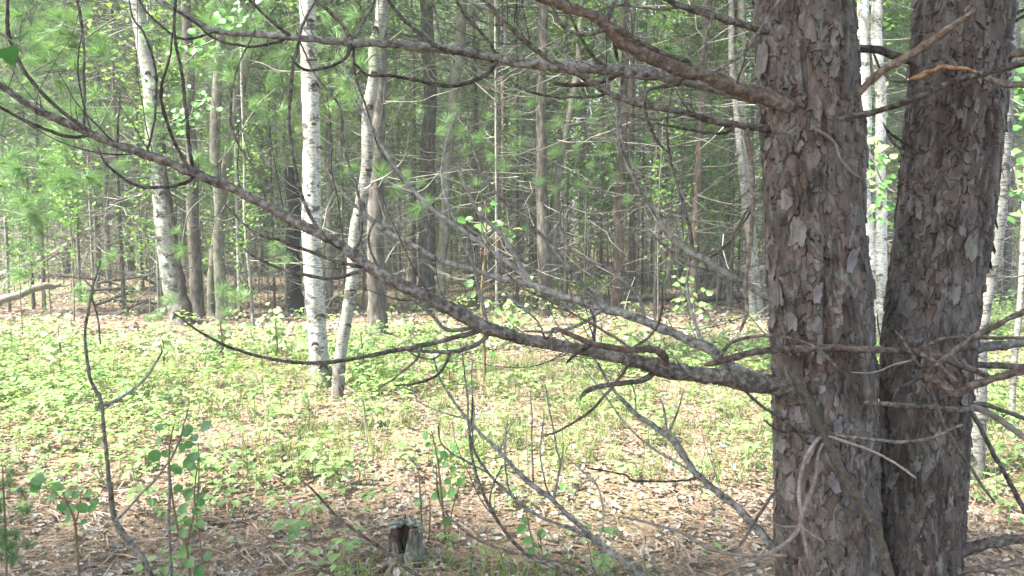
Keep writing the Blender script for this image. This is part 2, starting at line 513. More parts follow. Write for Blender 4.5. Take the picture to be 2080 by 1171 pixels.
# ------------------------------------------------------------------ ground cover plants
def plant_template(seed, leafv, leaft, nleaf, h):
    g = np.random.default_rng(seed)
    V, T, C = [], [], []
    k = 0
    st = np.array([(-.0026, 0, 0), (.0026, 0, 0), (.0018, 0, h * .95), (-.0018, 0, h * .95)])
    V.append(st); T += [(0, 1, 2), (0, 2, 3)]; C += [.1] * 4; k = 4
    for i in range(nleaf):
        top = i < nleaf * .6
        z = h * (.85 + .2 * g.random()) if top else h * (.35 + .5 * g.random())
        az = i * 2.4 + g.random() * .7
        sz = (.030 + .025 * g.random()) * (1 if top else .8)
        rad = .01 + (.045 if top else .03) * g.random()
        tilt = -.15 - .5 * g.random() + (.25 if top else 0)
        ca, sa = math.cos(az), math.sin(az)
        v = leafv * sz
        y = v[:, 1] * math.cos(tilt) - v[:, 2] * math.sin(tilt) + rad
        zz = v[:, 1] * math.sin(tilt) + v[:, 2] * math.cos(tilt)
        V.append(np.stack([v[:, 0] * ca - y * sa, v[:, 0] * sa + y * ca, zz + z], -1))
        T += [(a + k, b + k, c + k) for a, b, c in leaft]
        C += [g.random()] * len(v); k += len(v)
    return np.vstack(V), T, np.array(C)


def cover(name, pts, leafv, leaft, nl, hr, sc, label, bias=0.0, seed=0):
    mb = MB(); x, y = pts; n = len(x)
    g = np.random.default_rng(seed)
    ids = g.integers(0, 8, n)
    for t in range(8):
        m = ids == t; c = m.sum()
        if not c: continue
        tv, tt, tc = plant_template(seed * 10 + t, leafv, leaft, nl + t % 4, hr[0] + (hr[1] - hr[0]) * g.random())
        k = len(tv)
        rot = rotmats(c, .10, g); s = sc[0] + (sc[1] - sc[0]) * g.random(c)
        pos = np.stack([x[m], y[m], gh(x[m], y[m])], -1)
        v = np.einsum('nij,kj->nki', rot, tv) * s.reshape(c, 1, 1) + pos[:, None]
        f = (np.asarray(tt)[None] + (np.arange(c) * k)[:, None, None]).reshape(-1, 3)
        tint = np.clip(tc[None] * .55 + g.random((c, 1)) * .45 + bias, 0, 1).ravel()
        mb.add(v.reshape(-1, 3), None, f, tint)
    return tag(link(name, mb.mesh(name, M['leaf_cover'], False)), label, 'ground cover', kind='stuff')


def cover_density(x, y):
    u = CX + F_PX * x / y
    d = .20 + .72 * np.clip((.6 * N1(x * .75 + 31, y * .75 + 11) + .4 * N2(x * 2.3, y * 2.3) - .38) * 3.2, 0, 1)
    left = np.clip((1150 - u) / 600, 0, 1)
    d = d * np.where(y < 6.3, .75, 1)
    d = d * (.68 + .32 * left)
    d = d * np.clip((y - 3.2) / 3.0, .10, 1)
    d = d * np.where(y > 9.4, .45, 1)
    return d


x, y = wedge(11500, 2.9, 10.4, 1.08, .78)
k = rng.random(len(x)) < cover_density(x, y)
cover('low_green_plants', (x[k], y[k]), LEAFV, LEAFT, 6, (.08, .26), (.45, 1.45), 'bright green knee-high seedlings covering the sunny clearing', .05, 3)
x, y = wedge(14000, 9.4, 34, 1.08, 1.1)
k = rng.random(len(x)) < np.clip((N1(x * .3 + 3, y * .3 + 40) - .45) * 3.0, 0.05, .8) * np.where(x / y < .08, .45, 1.35) * np.where(y < 14.5, .5, 1) * np.where((x / y > .10) & (x / y < .36) & (y > 11) & (y < 14.6), .12, 1)
cover('distant_ground_plants', (x[k], y[k]), LEAF6V, LEAF6T, 5, (.12, .30), (.8, 1.6), 'low leafy plants on the shaded floor between the farther trunks', 0, 5)

# ------------------------------------------------------------------ the two big pines
def trunk_mesh(name, center, z0, z1, zf0, zf1, seed, plate=(.025, .045), ncirc=260, dz=.0022):
    """center(z)->(x,y,r); dense rows between zf0 and zf1"""
    zs = np.concatenate([np.arange(z0, zf0, .05), np.arange(zf0, zf1, dz), np.arange(zf1, z1, .06)])
    t = np.linspace(0, 1, ncirc, endpoint=False)
    th = -math.pi / 2 + 2 * math.pi * (t - .0) + .55 * np.sin(2 * math.pi * t + math.pi) * 1.0   # denser towards the camera
    cx, cy, cr = center(zs)
    Rm = .125; L = 2 * math.pi * Rm
    U, Z = np.meshgrid((th + math.pi / 2) % (2 * math.pi) * Rm, zs, indexing='xy')     # rows z, cols theta
    per = lambda f: int(round(L * f))
    def pn(nn, f, g, ox=0, oz=0):
        p = max(2, int(round(L * f)))
        return nn(U / L * p + 0, Z * g + oz, p)
    wu = (pn(N1, 40, 24, oz=seed) - .5) * .026 + (pn(N2, 110, 60, oz=seed + 5) - .5) * .012 + (pn(N3, 260, 150, oz=seed + 6) - .5) * .005
    wz = (pn(N2, 40, 24, oz=seed + 9) - .5) * .034 + (pn(N3, 120, 60, oz=seed + 2) - .5) * .020 + (pn(N1, 260, 150, oz=seed + 8) - .5) * .009
    g = np.random.default_rng(seed)
    H = np.full(U.shape, -1e9); C = np.zeros(U.shape + (3,))
    # base layer
    b1 = pn(N3, 60, 22, oz=seed + 3); b2 = pn(N1, 180, 60, oz=seed + 13)
    H = b1 * .0035 + b2 * .0012
    base = np.array((.075, .042, .030)) * (0.55 + .8 * b1)[..., None] + np.array((.03, .02, .018)) * (b2[..., None] - .3)
    C = base.copy()
    pal = np.array([(.098, .084, .072), (.115, .102, .092), (.085, .069, .056), (.090, .065, .051), (.082, .073, .058), (.077, .055, .044), (.140, .129, .119)])
    pal = pal * np.array((.90, .875, .84)) * (.84 if seed == 29 else 1.0)
    pw = np.array([.24, .18, .18, .12, .12, .1, .06])
    for li, (fu, fv, h0, cover_) in enumerate(((plate[0] * 1.25, plate[1] * 1.2, .0028, .95), (plate[0], plate[1], .0050, .66), (plate[0] * .60, plate[1] * .62, .0068, .42), (plate[0] * .36, plate[1] * .36, .0080, .20))):
        nu = max(3, int(round(L / fu))); su = L / nu; sv = fv
        zmin = zs[0] - 2 * sv; nv = int((zs[-1] - zmin) / sv) + 5
        ju, jv = g.random((nu, nv)), g.random((nu, nv))
        hh, act, pi_, asp = g.random((nu, nv)), g.random((nu, nv)) < cover_, g.choice(7, (nu, nv), p=pw), .75 + .6 * g.random((nu, nv))
        tl = (g.random((nu, nv)) - .2) * .9; tu = (g.random((nu, nv)) - .5)
        br = .8 + .4 * g.random((nu, nv))
        Uw, Zw = U + wu, Z + wz
        iu, iv = np.floor(Uw / su).astype(int), np.floor((Zw - zmin) / sv).astype(int)
        for du in (-1, 0, 1):
            for dv in (-1, 0, 1):
                a = (iu + du) % nu; b = np.clip(iv + dv, 0, nv - 1)
                pu = (iu + du + .5 + (ju[a, b] - .5) * .7) * su; pv = zmin + (iv + dv + .5 + (jv[a, b] - .5) * .7) * sv
                eu = (Uw - pu) / (su * .62); ev = (Zw - pv) / (sv * .66) / asp[a, b]
                m = np.abs(eu) ** 3.2 + np.abs(ev) ** 2.6
                ok = act[a, b] & (m < 1)
                edge = np.clip((1 - m) * 5, 0, 1) ** .5
                h = h0 * (.55 + .75 * hh[a, b]) * (.35 + .65 * edge) - ev * tl[a, b] * .0017 + eu * tu[a, b] * .0012 + b2 * .0006
                win = ok & (h > H)
                H = np.where(win, h, H)
                cc = pal[pi_[a, b]] * br[a, b][..., None] * (.80 + .4 * b1[..., None])
                # freshly broken rims show the darker inner bark
                cc = cc * (.45 + .55 * np.clip((1 - m) * 6, 0, 1))[..., None]
                C = np.where(win[..., None], cc, C)
    fur = pn(N2, 34, 7, oz=seed + 21) * .65 + pn(N3, 80, 20, oz=seed + 23) * .35
    fm = np.clip((fur - .60) * 14, 0, 1)
    H = H - fm * .0055
    C = C * (1 - fm[..., None] * .55) + np.array((.035, .022, .017)) * fm[..., None] * .55
    lumps = (pn(N1, 10, 6, oz=seed + 1) - .5) * .012
    rr = cr[:, None] - .0125 + H * 1.35 + lumps
    X = cx[:, None] + np.cos(th)[None] * rr; Y_ = cy[:, None] + np.sin(th)[None] * rr
    v = np.stack([X, Y_, Z], -1)
    n, m = U.shape
    i, j = np.meshgrid(np.arange(n - 1), np.arange(m), indexing='ij'); j2 = (j + 1) % m
    q = np.stack([i * m + j, i * m + j2, (i + 1) * m + j2, (i + 1) * m + j], -1).reshape(-1, 4)
    return v.reshape(-1, 3), q, C.reshape(-1, 3)


def center_fn(pts, Y0, Y1):
    """pts: (px, py, rpx) top to bottom along the trunk"""
    A = []
    for (px, py, r), Yk in zip(pts, np.linspace(Y0, Y1, len(pts))):
        w = W(px, py, Yk); A.append((w[2], w[0], w[1], rad_at(r, Yk)))
    A = np.array(sorted(A))
    lo, hi = A[0].copy(), A[-1].copy()
    s = (A[-1] - A[-3]) / (A[-1, 0] - A[-3, 0])
    foot = A[0] + (A[0] - A[2]) / (A[0, 0] - A[2, 0]) * (0.0 - A[0, 0]) * .5
    foot[0] = -.05; foot[3] = A[0, 3] * 1.35
    top = A[-1] + s * (9.0 - A[-1, 0]) * .35; top[0] = 9.0; top[3] = .07
    mid = A[-1] + s * .8 * .8; mid[0] = A[-1, 0] + .8; mid[3] = A[-1, 3] * .98
    A = np.vstack([foot, A, mid, top])
    def f(z):
        return np.interp(z, A[:, 0], A[:, 1]), np.interp(z, A[:, 0], A[:, 2]), np.interp(z, A[:, 0], A[:, 3])
    return f


CL = center_fn([(1632, 0, 98), (1643, 200, 101), (1652, 400, 102), (1664, 600, 103), (1673, 771, 103), (1678, 970, 104), (1682, 1171, 105)], 2.02, 2.0)
CR_ = center_fn([(1958, 0, 90), (1941, 200, 92), (1921, 400, 91), (1896, 600, 91), (1879, 771, 90), (1871, 970, 87), (1868, 1171, 85)], 2.12, 2.06)


def wrap_center(fn):
    def g(z):
        a, b, c = fn(z)
        return (a, b, c)
    return g


def big_pine(fn, label, seed):
    x, y, r = fn(np.array([0.0]))
    base = (float(x[0]), float(y[0]), ghf(x[0], y[0]))
    root = empty('pine_tree', base, label, 'pine tree')
    v, q, c = trunk_mesh('trunk', fn, -.05, 9.0, .58, 2.16, seed)
    mb = MB(); mb.add(v, q)
    me = mb.mesh('trunk', M['near_bark'], False, c, off=base)
    part('trunk', me, root)
    return root, np.array(base)


PL, bL = big_pine(CL, 'large flaky-barked pine trunk in the foreground, left one of the touching pair', 11)
PR, bR = big_pine(CR_, 'large flaky-barked pine trunk leaning right beside its twin, with a torn orange branch stub', 29)

# loose flakes of bark standing off the trunks
def flake_mesh(seed):
    g = np.random.default_rng(seed)
    nu, nv = 6, 8
    w, h = .016 + .018 * g.random(), .028 + .04 * g.random()
    cu = g.random() * .3 + .1
    V = []
    for i in range(nv):
        for j in range(nu):
            a, b = j / (nu - 1) - .5, i / (nv - 1)
            ww = w * (.55 + .45 * math.sin(.5 + b * 2.3) + .35 * g.random())
            lift = .001 + (1 - b) ** 2 * h * cu * .6 + .0012 * g.random()
            V.append((a * ww, lift + .25 * abs(a) * w * a, (b - .5) * h + (g.random() - .5) * .016 * (i in (0, nv - 1))))
    V = np.array(V)
    q = [(i * nu + j, i * nu + j + 1, (i + 1) * nu + j + 1, (i + 1) * nu + j) for i in range(nv - 1) for j in range(nu - 1)]
    B = V - (0, .0018, 0); k = len(V)
    q2 = [(d + k, c + k, b + k, a + k) for a, b, c, d in q]
    rim = [j for j in range(nu)] + [i * nu + nu - 1 for i in range(1, nv)] + [(nv - 1) * nu + j for j in range(nu - 2, -1, -1)] + [i * nu for i in range(nv - 2, 0, -1)]
    q3 = [(rim[i], rim[(i + 1) % len(rim)], rim[(i + 1) % len(rim)] + k, rim[i] + k) for i in range(len(rim))]
    mb = MB(); mb.add(np.vstack([V, B]), q + q2 + q3)
    t = g.random(); c0 = np.array((.105, .094, .084)) * (.8 + .4 * t) * np.array((1, 1 - .1 * g.random(), 1 - .12 * g.random()))
    col = np.vstack([np.tile(c0, (k, 1)), np.tile((.09, .05, .035), (k, 1))])
    return mb.mesh('bark_flake', M['near_bark'], False, col)


FL = [flake_mesh(s) for s in range(12)]


def put_flake(root, base, fn, z, th, me, sc=1.0, roll=0.0, out=.0):
    x, y, r = [float(a[0]) for a in fn(np.array([z]))]
    p = np.array((x + math.cos(th) * (r + .0025 + out), y + math.sin(th) * (r + .0025 + out), z)) - base
    o = part('bark_flake', me, root)
    o.location = p
    o.rotation_euler = Matrix.Rotation(th - math.pi / 2, 3, 'Z').to_euler()
    o.rotation_euler.rotate_axis('Y', roll)
    o.scale = (sc, sc, sc)


for root, base, fn, k in ((PL, bL, CL, 34), (PR, bR, CR_, 28)):
    for i in range(k):
        th = -math.pi / 2 + rnd.uniform(-1.75, 1.75)
        put_flake(root, base, fn, rnd.uniform(.78, 2.16), th, FL[rnd.randrange(12)], rnd.uniform(.45, .95), rnd.gauss(0, .3))
# the big peeling flake on the left edge, and a few others seen clearly
put_flake(PL, bL, CL, float(W(1575, 595, 2)[2]), -math.pi / 2 - 1.15, FL[3], 1.9, .5, .004)
put_flake(PL, bL, CL, float(W(1600, 470, 2)[2]), -math.pi / 2 - .65, FL[5], 1.0, .1)
put_flake(PL, bL, CL, float(W(1570, 130, 2)[2]), -math.pi / 2 - 1.25, FL[7], 1.3, .2)
put_flake(PR, bR, CR_, float(W(1930, 500, 2.1)[2]), -math.pi / 2 + .1, FL[2], 1.4, -.2)


# ------------------------------------------------------------------ traced limbs and twigs
class Limb:
    pass


def make_limb(root, base, pts, Y0, Y1, m='limb', name='branch', parent=None, wig=.004, label=None, sides=None, ycurve=0.0, taper_tip=True):
    pts = list(pts)
    (xa, ya, ra), (xb, yb, rb) = pts[-2], pts[-1]
    if xb <= 2 or yb <= 2 or xb >= 2078 or yb >= 1169:
        d = math.hypot(xb - xa, yb - ya) or 1
        for s in (90, 190):
            pts.append((xb + (xb - xa) / d * s, yb + (yb - ya) / d * s, rb * (.9 if s < 100 else .6)))
    L = [0]
    for a, b in zip(pts, pts[1:]): L.append(L[-1] + math.hypot(a[0] - b[0], a[1] - b[1]))
    ps = []
    for (px, py, r), l in zip(pts, L):
        t = l / L[-1]
        Y = Y0 + (Y1 - Y0) * t + ycurve * math.sin(t * math.pi)
        w = W(px, py, Y); ps.append((*w, rad_at(r, Y)))
    P = crspline(ps, .008)
    sd = rnd.randrange(1000)
    s_ = np.arange(len(P)) * .008
    for ax, nn in ((0, N1), (1, N2), (2, N3)):
        P[:, ax] += (nn(s_ * 14 + sd, s_ * 0 + ax) - .5) * wig + (nn(s_ * 40 + sd, s_ * 0 + 7) - .5) * wig * .5
    # swellings
    P[:, 3] *= 1 + .16 * (N2(s_ * 18 + sd, s_ * 0 + 3) - .5)
    if taper_tip: P[-1, 3] *= .5
    big = P[0, 3] > .008
    P[:, 3] *= (.76 if name == 'twig' else .87) * (.8 if pts[0][1] > 830 and pts[0][0] < 1450 or pts[0][1] > 1300 else 1) * (.82 if m == 'limb_pale' else 1)
    mb = MB(); tube(mb, P, sides or (18 if big else 8), .38 if big else .42, rnd.random(), True, sd)
    me = mb.mesh(name, M[m], True, off=base)
    o = part(name, me, parent or root, label=label)
    l = Limb(); l.o, l.P, l.root, l.base, l.m = o, P, root, base, m
    l.px = [(p[0] / p[1] * 0 + 0) for p in P[:1]]
    d = np.stack([P[:, 0], P[:, 1], P[:, 2] - CAM_H], -1)
    zc = d[:, 1] * CP - d[:, 2] * SP; yc = d[:, 1] * SP + d[:, 2] * CP
    l.px = np.stack([CX + F_PX * d[:, 0] / zc, CY - F_PX * yc / zc], -1)
    return l


def twig(l, pts, dY=0.0, m=None, wig=.004, yc=0.0):
    """side twig that leaves limb l where its first point lies"""
    a = np.array(pts[0][:2]); k = np.argmin(np.linalg.norm(l.px - a, axis=1))
    p = l.px[k]; Y = l.P[k, 1]
    pts = [(p[0], p[1], pts[0][2])] + list(pts[1:] if np.linalg.norm(a - p) < 14 else pts)
    return make_limb(l.root, l.base, pts, Y, Y + dY, m or l.m, 'twig', l.o, wig, ycurve=yc)


# left pine: limb A (the long lower one)
A = make_limb(PL, bL, [(1625, 805, 26), (1590, 792, 24), (1480, 768, 20), (1390, 757, 19), (1339, 748, 20), (1271, 728, 16), (1202, 713, 14), (1134, 701, 13), (1049, 687, 14), (991, 667, 16), (895, 619, 14), (827, 585, 14), (751, 544, 13), (690, 500, 12), (600, 450, 12), (505, 400, 11), (461, 379, 11), (393, 352, 11), (307, 318, 10), (239, 294, 9), (164, 263, 9), (68, 219, 8), (0, 174, 7)], 1.93, 1.78, 'limb', ycurve=-.1, label='long dead limb sweeping to the far left')
kb = dict()
twig(A, [(191, 277, 6), (130, 229, 5), (75, 178, 5), (34, 120, 5), (15, 58, 5), (15, 0, 4)], -.15)
twig(A, [(184, 282, 4.5), (137, 277, 4.5), (58, 249, 4), (0, 219, 4)], -.05)
t1 = twig(A, [(393, 345, 5), (359, 297, 4.5), (331, 222, 4.5), (328, 171, 4), (345, 110, 3), (352, 60, 2)], -.2)
twig(A, [(386, 366, 5), (335, 381, 4.5), (273, 376, 4), (219, 337, 3), (200, 300, 2)], -.1)
twig(A, [(393, 340, 5), (379, 222, 5), (367, 137, 4.5), (354, 68, 4), (355, 0, 4)], .15)
twig(A, [(178, 262, 4), (171, 171, 3.5), (169, 68, 3.5), (155, 0, 3)], .12)
twig(A, [(236, 294, 3.5), (240, 240, 3), (244, 184, 1.5)], .02)
twig(A, [(655, 475, 5), (615, 400, 5), (601, 342, 5), (591, 280, 5), (589, 205, 5), (594, 137, 5), (606, 85, 4.5), (618, 40, 4), (640, 0, 3)], .1)
twig(A, [(751, 544, 6), (690, 534, 5), (632, 513, 5), (581, 493, 4.5), (529, 479, 4), (490, 450, 3), (458, 414, 2)], .12)
twig(A, [(745, 551, 6), (690, 564, 5), (649, 564, 5), (581, 551, 4.5), (529, 530, 4), (492, 503, 2)], -.12)
a1 = twig(A, [(991, 670, 8), (946, 681, 7), (861, 701, 6), (775, 718, 5.5), (700, 733, 5), (632, 740, 5), (564, 732, 4.5), (478, 711, 4), (410, 677, 3.5), (352, 636, 2)], -.25)
twig(a1, [(861, 703, 3), (845, 735, 3), (810, 765, 3), (770, 790, 2)], -.05)
a2 = twig(A, [(987, 687, 7), (946, 708, 6), (895, 716, 5), (827, 711, 3)], -.06)
twig(a2, [(900, 716, 4), (880, 730, 3), (850, 726, 2.5), (832, 716, 2)], -.03)
twig(a2, [(915, 714, 4), (890, 760, 4), (840, 780, 3), (800, 782, 2)], -.1)
twig(A, [(994, 660, 5), (977, 602, 4.5), (956, 527, 4), (936, 489, 3), (920, 440, 2)], .1, 'limb_grey')
twig(A, [(980, 677, 6), (909, 670, 5), (878, 643, 5), (834, 605, 4), (822, 590, 3)], .06, 'limb_grey')
K = twig(A, [(1350, 745, 10), (1353, 735, 9), (1346, 720, 9), (1322, 710, 9), (1271, 711, 8), (1202, 698, 7.5), (1168, 684, 7), (1124, 667, 5)], -.14, 'limb_red', yc=-.06)
twig(K, [(1288, 711, 4.5), (1322, 681, 4), (1343, 633, 4), (1344, 575, 2.5)], -.05)
twig(K, [(1288, 715, 4.5), (1271, 752, 4), (1250, 778, 4), (1202, 832, 4), (1151, 870, 3.5), (1100, 889, 2.5)], -.12)
twig(K, [(1285, 711, 4), (1237, 677, 4), (1168, 640, 4), (1110, 610, 3.5), (1059, 582, 3), (1008, 527, 2), (960, 460, 2)], .15)
twig(K, [(1124, 667, 4), (1110, 690, 3), (1098, 672, 2)], -.02)
twig(A, [(1339, 760, 9), (1310, 772, 8), (1278, 778, 7), (1237, 782, 6.5), (1200, 790, 6), (1184, 800, 5.5), (1179, 815, 4)], -.08)
twig(A, [(1202, 705, 5), (1209, 653, 4), (1199, 626, 3)], .04)
twig(A, [(1210, 700, 5), (1175, 715, 4.5), (1151, 739, 3)], -.08)
twig(A, [(720, 520, 4), (735, 470, 3.5), (728, 400, 3.5), (700, 300, 3), (690, 220, 3), (640, 150, 2.5), (600, 60, 2)], .12)
twig(A, [(560, 428, 4), (548, 380, 3), (500, 320, 3), (470, 250, 3), (480, 150, 2.5), (520, 60, 2)], .15)
twig(A, [(300, 318, 3.5), (312, 250, 3), (318, 150, 3), (297, 75, 3), (270, 38, 2.5), (262, 0, 2)], .1)
twig(A, [(880, 610, 4), (830, 600, 3), (780, 560, 3), (750, 490, 3), (770, 430, 2)], .1)
# limb B (behind A)
B = make_limb(PL, bL, [(1600, 795, 14), (1571, 780, 13), (1534, 766, 13), (1482, 742, 12), (1441, 711, 12), (1390, 688, 11.5), (1305, 650, 11), (1223, 626, 10), (1134, 599, 9), (1076, 578, 9), (998, 561, 7), (946, 544, 6.5), (895, 530, 6), (844, 500, 5.5), (789, 472, 5), (741, 435, 4), (690, 387, 3), (640, 300, 2.5)], 2.0, 2.7, 'limb_light', label='grey limb rising behind the long dead one')
b2 = twig(B, [(1083, 573, 8), (1049, 547, 7), (998, 510, 6.5), (929, 462, 6), (878, 424, 5), (834, 380, 5), (790, 320, 4), (745, 240, 3.5), (715, 170, 3), (680, 90, 2.5)], .1)
twig(b2, [(929, 462, 4), (900, 380, 3.5), (905, 300, 3), (930, 220, 2.5)], .1)
twig(B, [(1083, 568, 7), (1042, 517, 6), (1018, 476, 5.5), (974, 435, 5), (950, 390, 4), (930, 330, 3)], -.1)
b4 = twig(B, [(1230, 626, 7), (1168, 561, 6), (1114, 493, 5), (1066, 448, 4.5), (998, 380, 4), (960, 300, 3), (950, 230, 2)], -.05)
b5 = twig(B, [(1226, 634, 5), (1175, 660, 5), (1124, 674, 4), (1062, 674, 2.5)], -.2)
twig(B, [(1199, 620, 4.5), (1209, 653, 4), (1202, 694, 4), (1175, 715, 3.5), (1151, 739, 2.5)], -.1)
twig(B, [(1310, 652, 6), (1300, 610, 5), (1271, 575, 4.5), (1237, 547, 4.5), (1186, 527, 4), (1151, 500, 4), (1138, 448, 3), (1150, 380, 2)], .1)
twig(B, [(1430, 706, 6), (1400, 620, 4), (1395, 560, 3), (1405, 540, 2)], .1)
twig(B, [(1010, 562, 4), (1030, 600, 3.5), (1090, 650, 3), (1110, 690, 2)], .1)
# limb H
Hl = make_limb(PL, bL, [(1600, 620, 10), (1561, 602, 9), (1534, 588, 9), (1482, 561, 8.5), (1431, 527, 8.5), (1407, 517, 8.5), (1380, 493, 8), (1360, 476, 7.5), (1322, 424, 6), (1295, 380, 5), (1270, 320, 4), (1258, 240, 3.5), (1262, 160, 3)], 2.05, 2.6, 'limb_grey', label='mid-height limb from the left edge of the left trunk')
twig(Hl, [(1411, 512, 6), (1400, 460, 5), (1380, 387, 4.5), (1360, 320, 4), (1355, 240, 3), (1370, 150, 2)], .1)
twig(Hl, [(1431, 522, 4.5), (1469, 506, 4), (1496, 469, 4), (1523, 418, 3)], -.1)
twig(Hl, [(1540, 592, 5), (1448, 554, 4), (1390, 530, 4), (1340, 490, 3), (1320, 470, 2)], .12)
twig(Hl, [(1407, 519, 4), (1395, 540, 3.5), (1380, 548, 2)], .02)
# upper limb C
C_ = make_limb(PL, bL, [(1600, 215, 15), (1500, 190, 15), (1390, 162, 15), (1339, 151, 15), (1254, 143, 14), (1185, 137, 12.5), (1100, 132, 12), (1015, 121, 11), (950, 106, 10.5), (878, 97, 10), (792, 91, 9), (717, 87, 8.5), (594, 77, 7.5), (512, 70, 7), (444, 65, 6.5), (410, 51, 6), (376, 31, 5.5), (321, 0, 5)], 2.06, 2.35, 'limb_light', label='straight grey upper limb reaching left across the birches')
c1 = twig(C_, [(1000, 121, 8), (970, 115, 7), (909, 102, 6), (861, 75, 5.5), (810, 31, 5), (786, 0, 4.5)], -.08, 'limb')
twig(C_, [(1013, 128, 8), (984, 154, 6), (943, 171, 5.5), (909, 174, 5), (861, 167, 5), (792, 155, 4), (745, 152, 3.5), (717, 126, 3)], -.1, 'limb')
twig(C_, [(1018, 113, 5), (991, 82, 4.5), (950, 38, 4), (926, 0, 3.5)], .1, 'limb')
twig(C_, [(1023, 109, 5), (1026, 68, 4.5), (1015, 31, 4), (950, 0, 3.5)], .05)
twig(C_, [(718, 84, 8), (700, 58, 5.5), (670, 25, 5), (642, 0, 4.5)], -.1, 'limb')
twig(C_, [(718, 92, 7), (700, 120, 4.5), (666, 137, 4), (632, 145, 4), (608, 137, 3.5), (590, 115, 3)], -.1, 'limb')
twig(C_, [(718, 82, 5), (735, 50, 4.5), (752, 20, 4), (760, 0, 3.5)], .1, 'limb')
twig(C_, [(594, 74, 5), (547, 38, 4), (506, 0, 3.5)], -.1, 'limb')
twig(C_, [(590, 80, 5), (530, 92, 4), (478, 92, 4), (430, 75, 3.5), (403, 51, 3.5), (359, 22, 3)], -.12, 'limb')
twig(C_, [(444, 62, 4), (376, 79, 3.5), (338, 61, 3), (307, 34, 3), (284, 0, 3)], -.1, 'limb')
twig(C_, [(1254, 141, 6), (1209, 120, 5), (1182, 79, 4.5), (1158, 27, 4), (1150, 0, 3.5)], -.06, 'limb')
stub = twig(C_, [(1267, 155, 8), (1220, 167, 6.5), (1168, 172, 6), (1124, 169, 5.5)], -.1, 'limb_red')
twig(C_, [(1262, 155, 5), (1255, 239, 4), (1264, 307, 4), (1284, 345, 3.5), (1308, 400, 3), (1340, 450, 2)], .1)
twig(C_, [(900, 100, 3), (890, 60, 3), (880, 0, 2.5)], .05, 'limb')
twig(C_, [(720, 95, 4), (722, 150, 3.5), (745, 220, 3), (770, 300, 3), (820, 370, 2.5)], .1, 'limb')
# limb D
D = make_limb(PL, bL, [(1605, 222, 15), (1571, 205, 17), (1527, 191, 17), (1482, 174, 17.5), (1431, 154, 17.5), (1390, 143, 17), (1322, 116, 16), (1271, 89, 15), (1237, 55, 14), (1202, 31, 12), (1161, 17, 11), (1114, 0, 10)], 1.91, 1.75, 'limb_red', label='thick scaly branch entering from the top')
twig(D, [(1233, 50, 9), (1243, 25, 6), (1250, 0, 5.5)], .05, 'limb')
twig(D, [(1230, 61, 7), (1192, 72, 5), (1158, 63, 4.5), (1137, 44, 4.5), (1120, 10, 4), (1112, -20, 3)], -.08, 'limb')
twig(D, [(1400, 128, 6), (1322, 96, 5.5), (1278, 72, 5.5), (1245, 55, 5)], -.07, 'limb')
twig(D, [(1240, 70, 6), (1250, 96, 5), (1257, 126, 4.5)], .05, 'limb')
twig(D, [(1431, 150, 6), (1500, 116, 5), (1541, 68, 4.5), (1581, 0, 4)], -.15, 'limb')
twig(D, [(1424, 140, 4), (1436, 85, 3.5), (1448, 34, 3)], .05, 'limb')
t2 = twig(D, [(1400, 160, 6), (1370, 172, 5), (1339, 178, 4.5), (1315, 186, 4.5), (1310, 219, 4), (1322, 263, 4), (1339, 294, 3.5), (1360, 311, 2.5)], -.05, 'limb')
# limb E
E = make_limb(PL, bL, [(1560, 262, 9), (1517, 256, 8), (1448, 246, 7.5), (1390, 229, 7), (1288, 208, 7), (1237, 188, 7), (1196, 164, 6.5), (1144, 137, 6), (1096, 109, 6), (1056, 75, 5.5), (1015, 38, 5), (984, 0, 5)], 1.97, 1.8, 'limb', label='slender branch arching up to the top edge')
twig(E, [(1237, 190, 5), (1196, 197, 4), (1117, 195, 3.5), (1059, 181, 3), (1032, 157, 2)], -.08)
twig(E, [(1240, 186, 4), (1226, 130, 3), (1209, 79, 2.5), (1200, 40, 2)], .04)
twig(E, [(1400, 232, 4), (1370, 236, 3.5), (1315, 241, 3.5), (1274, 232, 2.5)], -.06)
twig(E, [(1500, 258, 4.5), (1465, 273, 4), (1380, 260, 3.5), (1330, 252, 2)], -.05)
V1 = twig(E, [(1515, 258, 8), (1520, 290, 7), (1527, 340, 6.5), (1530, 400, 6.5), (1530, 448, 6), (1520, 523, 6), (1515, 585, 5.5), (1517, 636, 5), (1503, 677, 3.5)], -.02, 'limb_red')
twig(V1, [(1524, 420, 4), (1500, 470, 3), (1470, 500, 3), (1440, 515, 2)], .05)
Fl = make_limb(PL, bL, [(1560, 62, 9), (1527, 56, 8), (1448, 31, 8), (1380, 10, 7), (1340, -10, 5)], 1.97, 1.85, 'limb', label='short limb high on the left trunk')
twig(Fl, [(1390, 16, 5), (1356, 20, 3.5), (1315, 17, 3.5), (1254, 12, 3), (1180, 30, 2)], .05)
# from the left trunk across to the right
make_limb(PL, bL, [(1725, 205, 9), (1742, 188, 9), (1790, 147, 9), (1858, 106, 9), (1927, 61, 8), (1981, 22, 5)], 1.95, 1.70, 'limb_red', label='branch crossing up over the right trunk', taper_tip=False)
make_limb(PL, bL, [(1700, 245, 7), (1720, 238, 8), (1790, 225, 7), (1858, 202, 7.5), (1927, 171, 8), (1995, 150, 8), (2080, 128, 8)], 1.90, 1.65, 'limb', label='long twig crossing the right trunk')
make_limb(PL, bL, [(1655, 262, 4), (1667, 270, 5), (1694, 290, 4.5), (1708, 325, 3.5), (1730, 350, 3), (1752, 366, 2)], 1.89, 1.84, 'limb_pale', label='thin pale dead twig hanging on the bark')
# behind, from right trunk to the left
make_limb(PR, bR, [(1870, 130, 10), (1834, 118, 10), (1783, 102, 9.5), (1735, 99, 9), (1690, 98, 8)], 2.13, 2.2, 'limb', label='branch passing behind the left trunk')
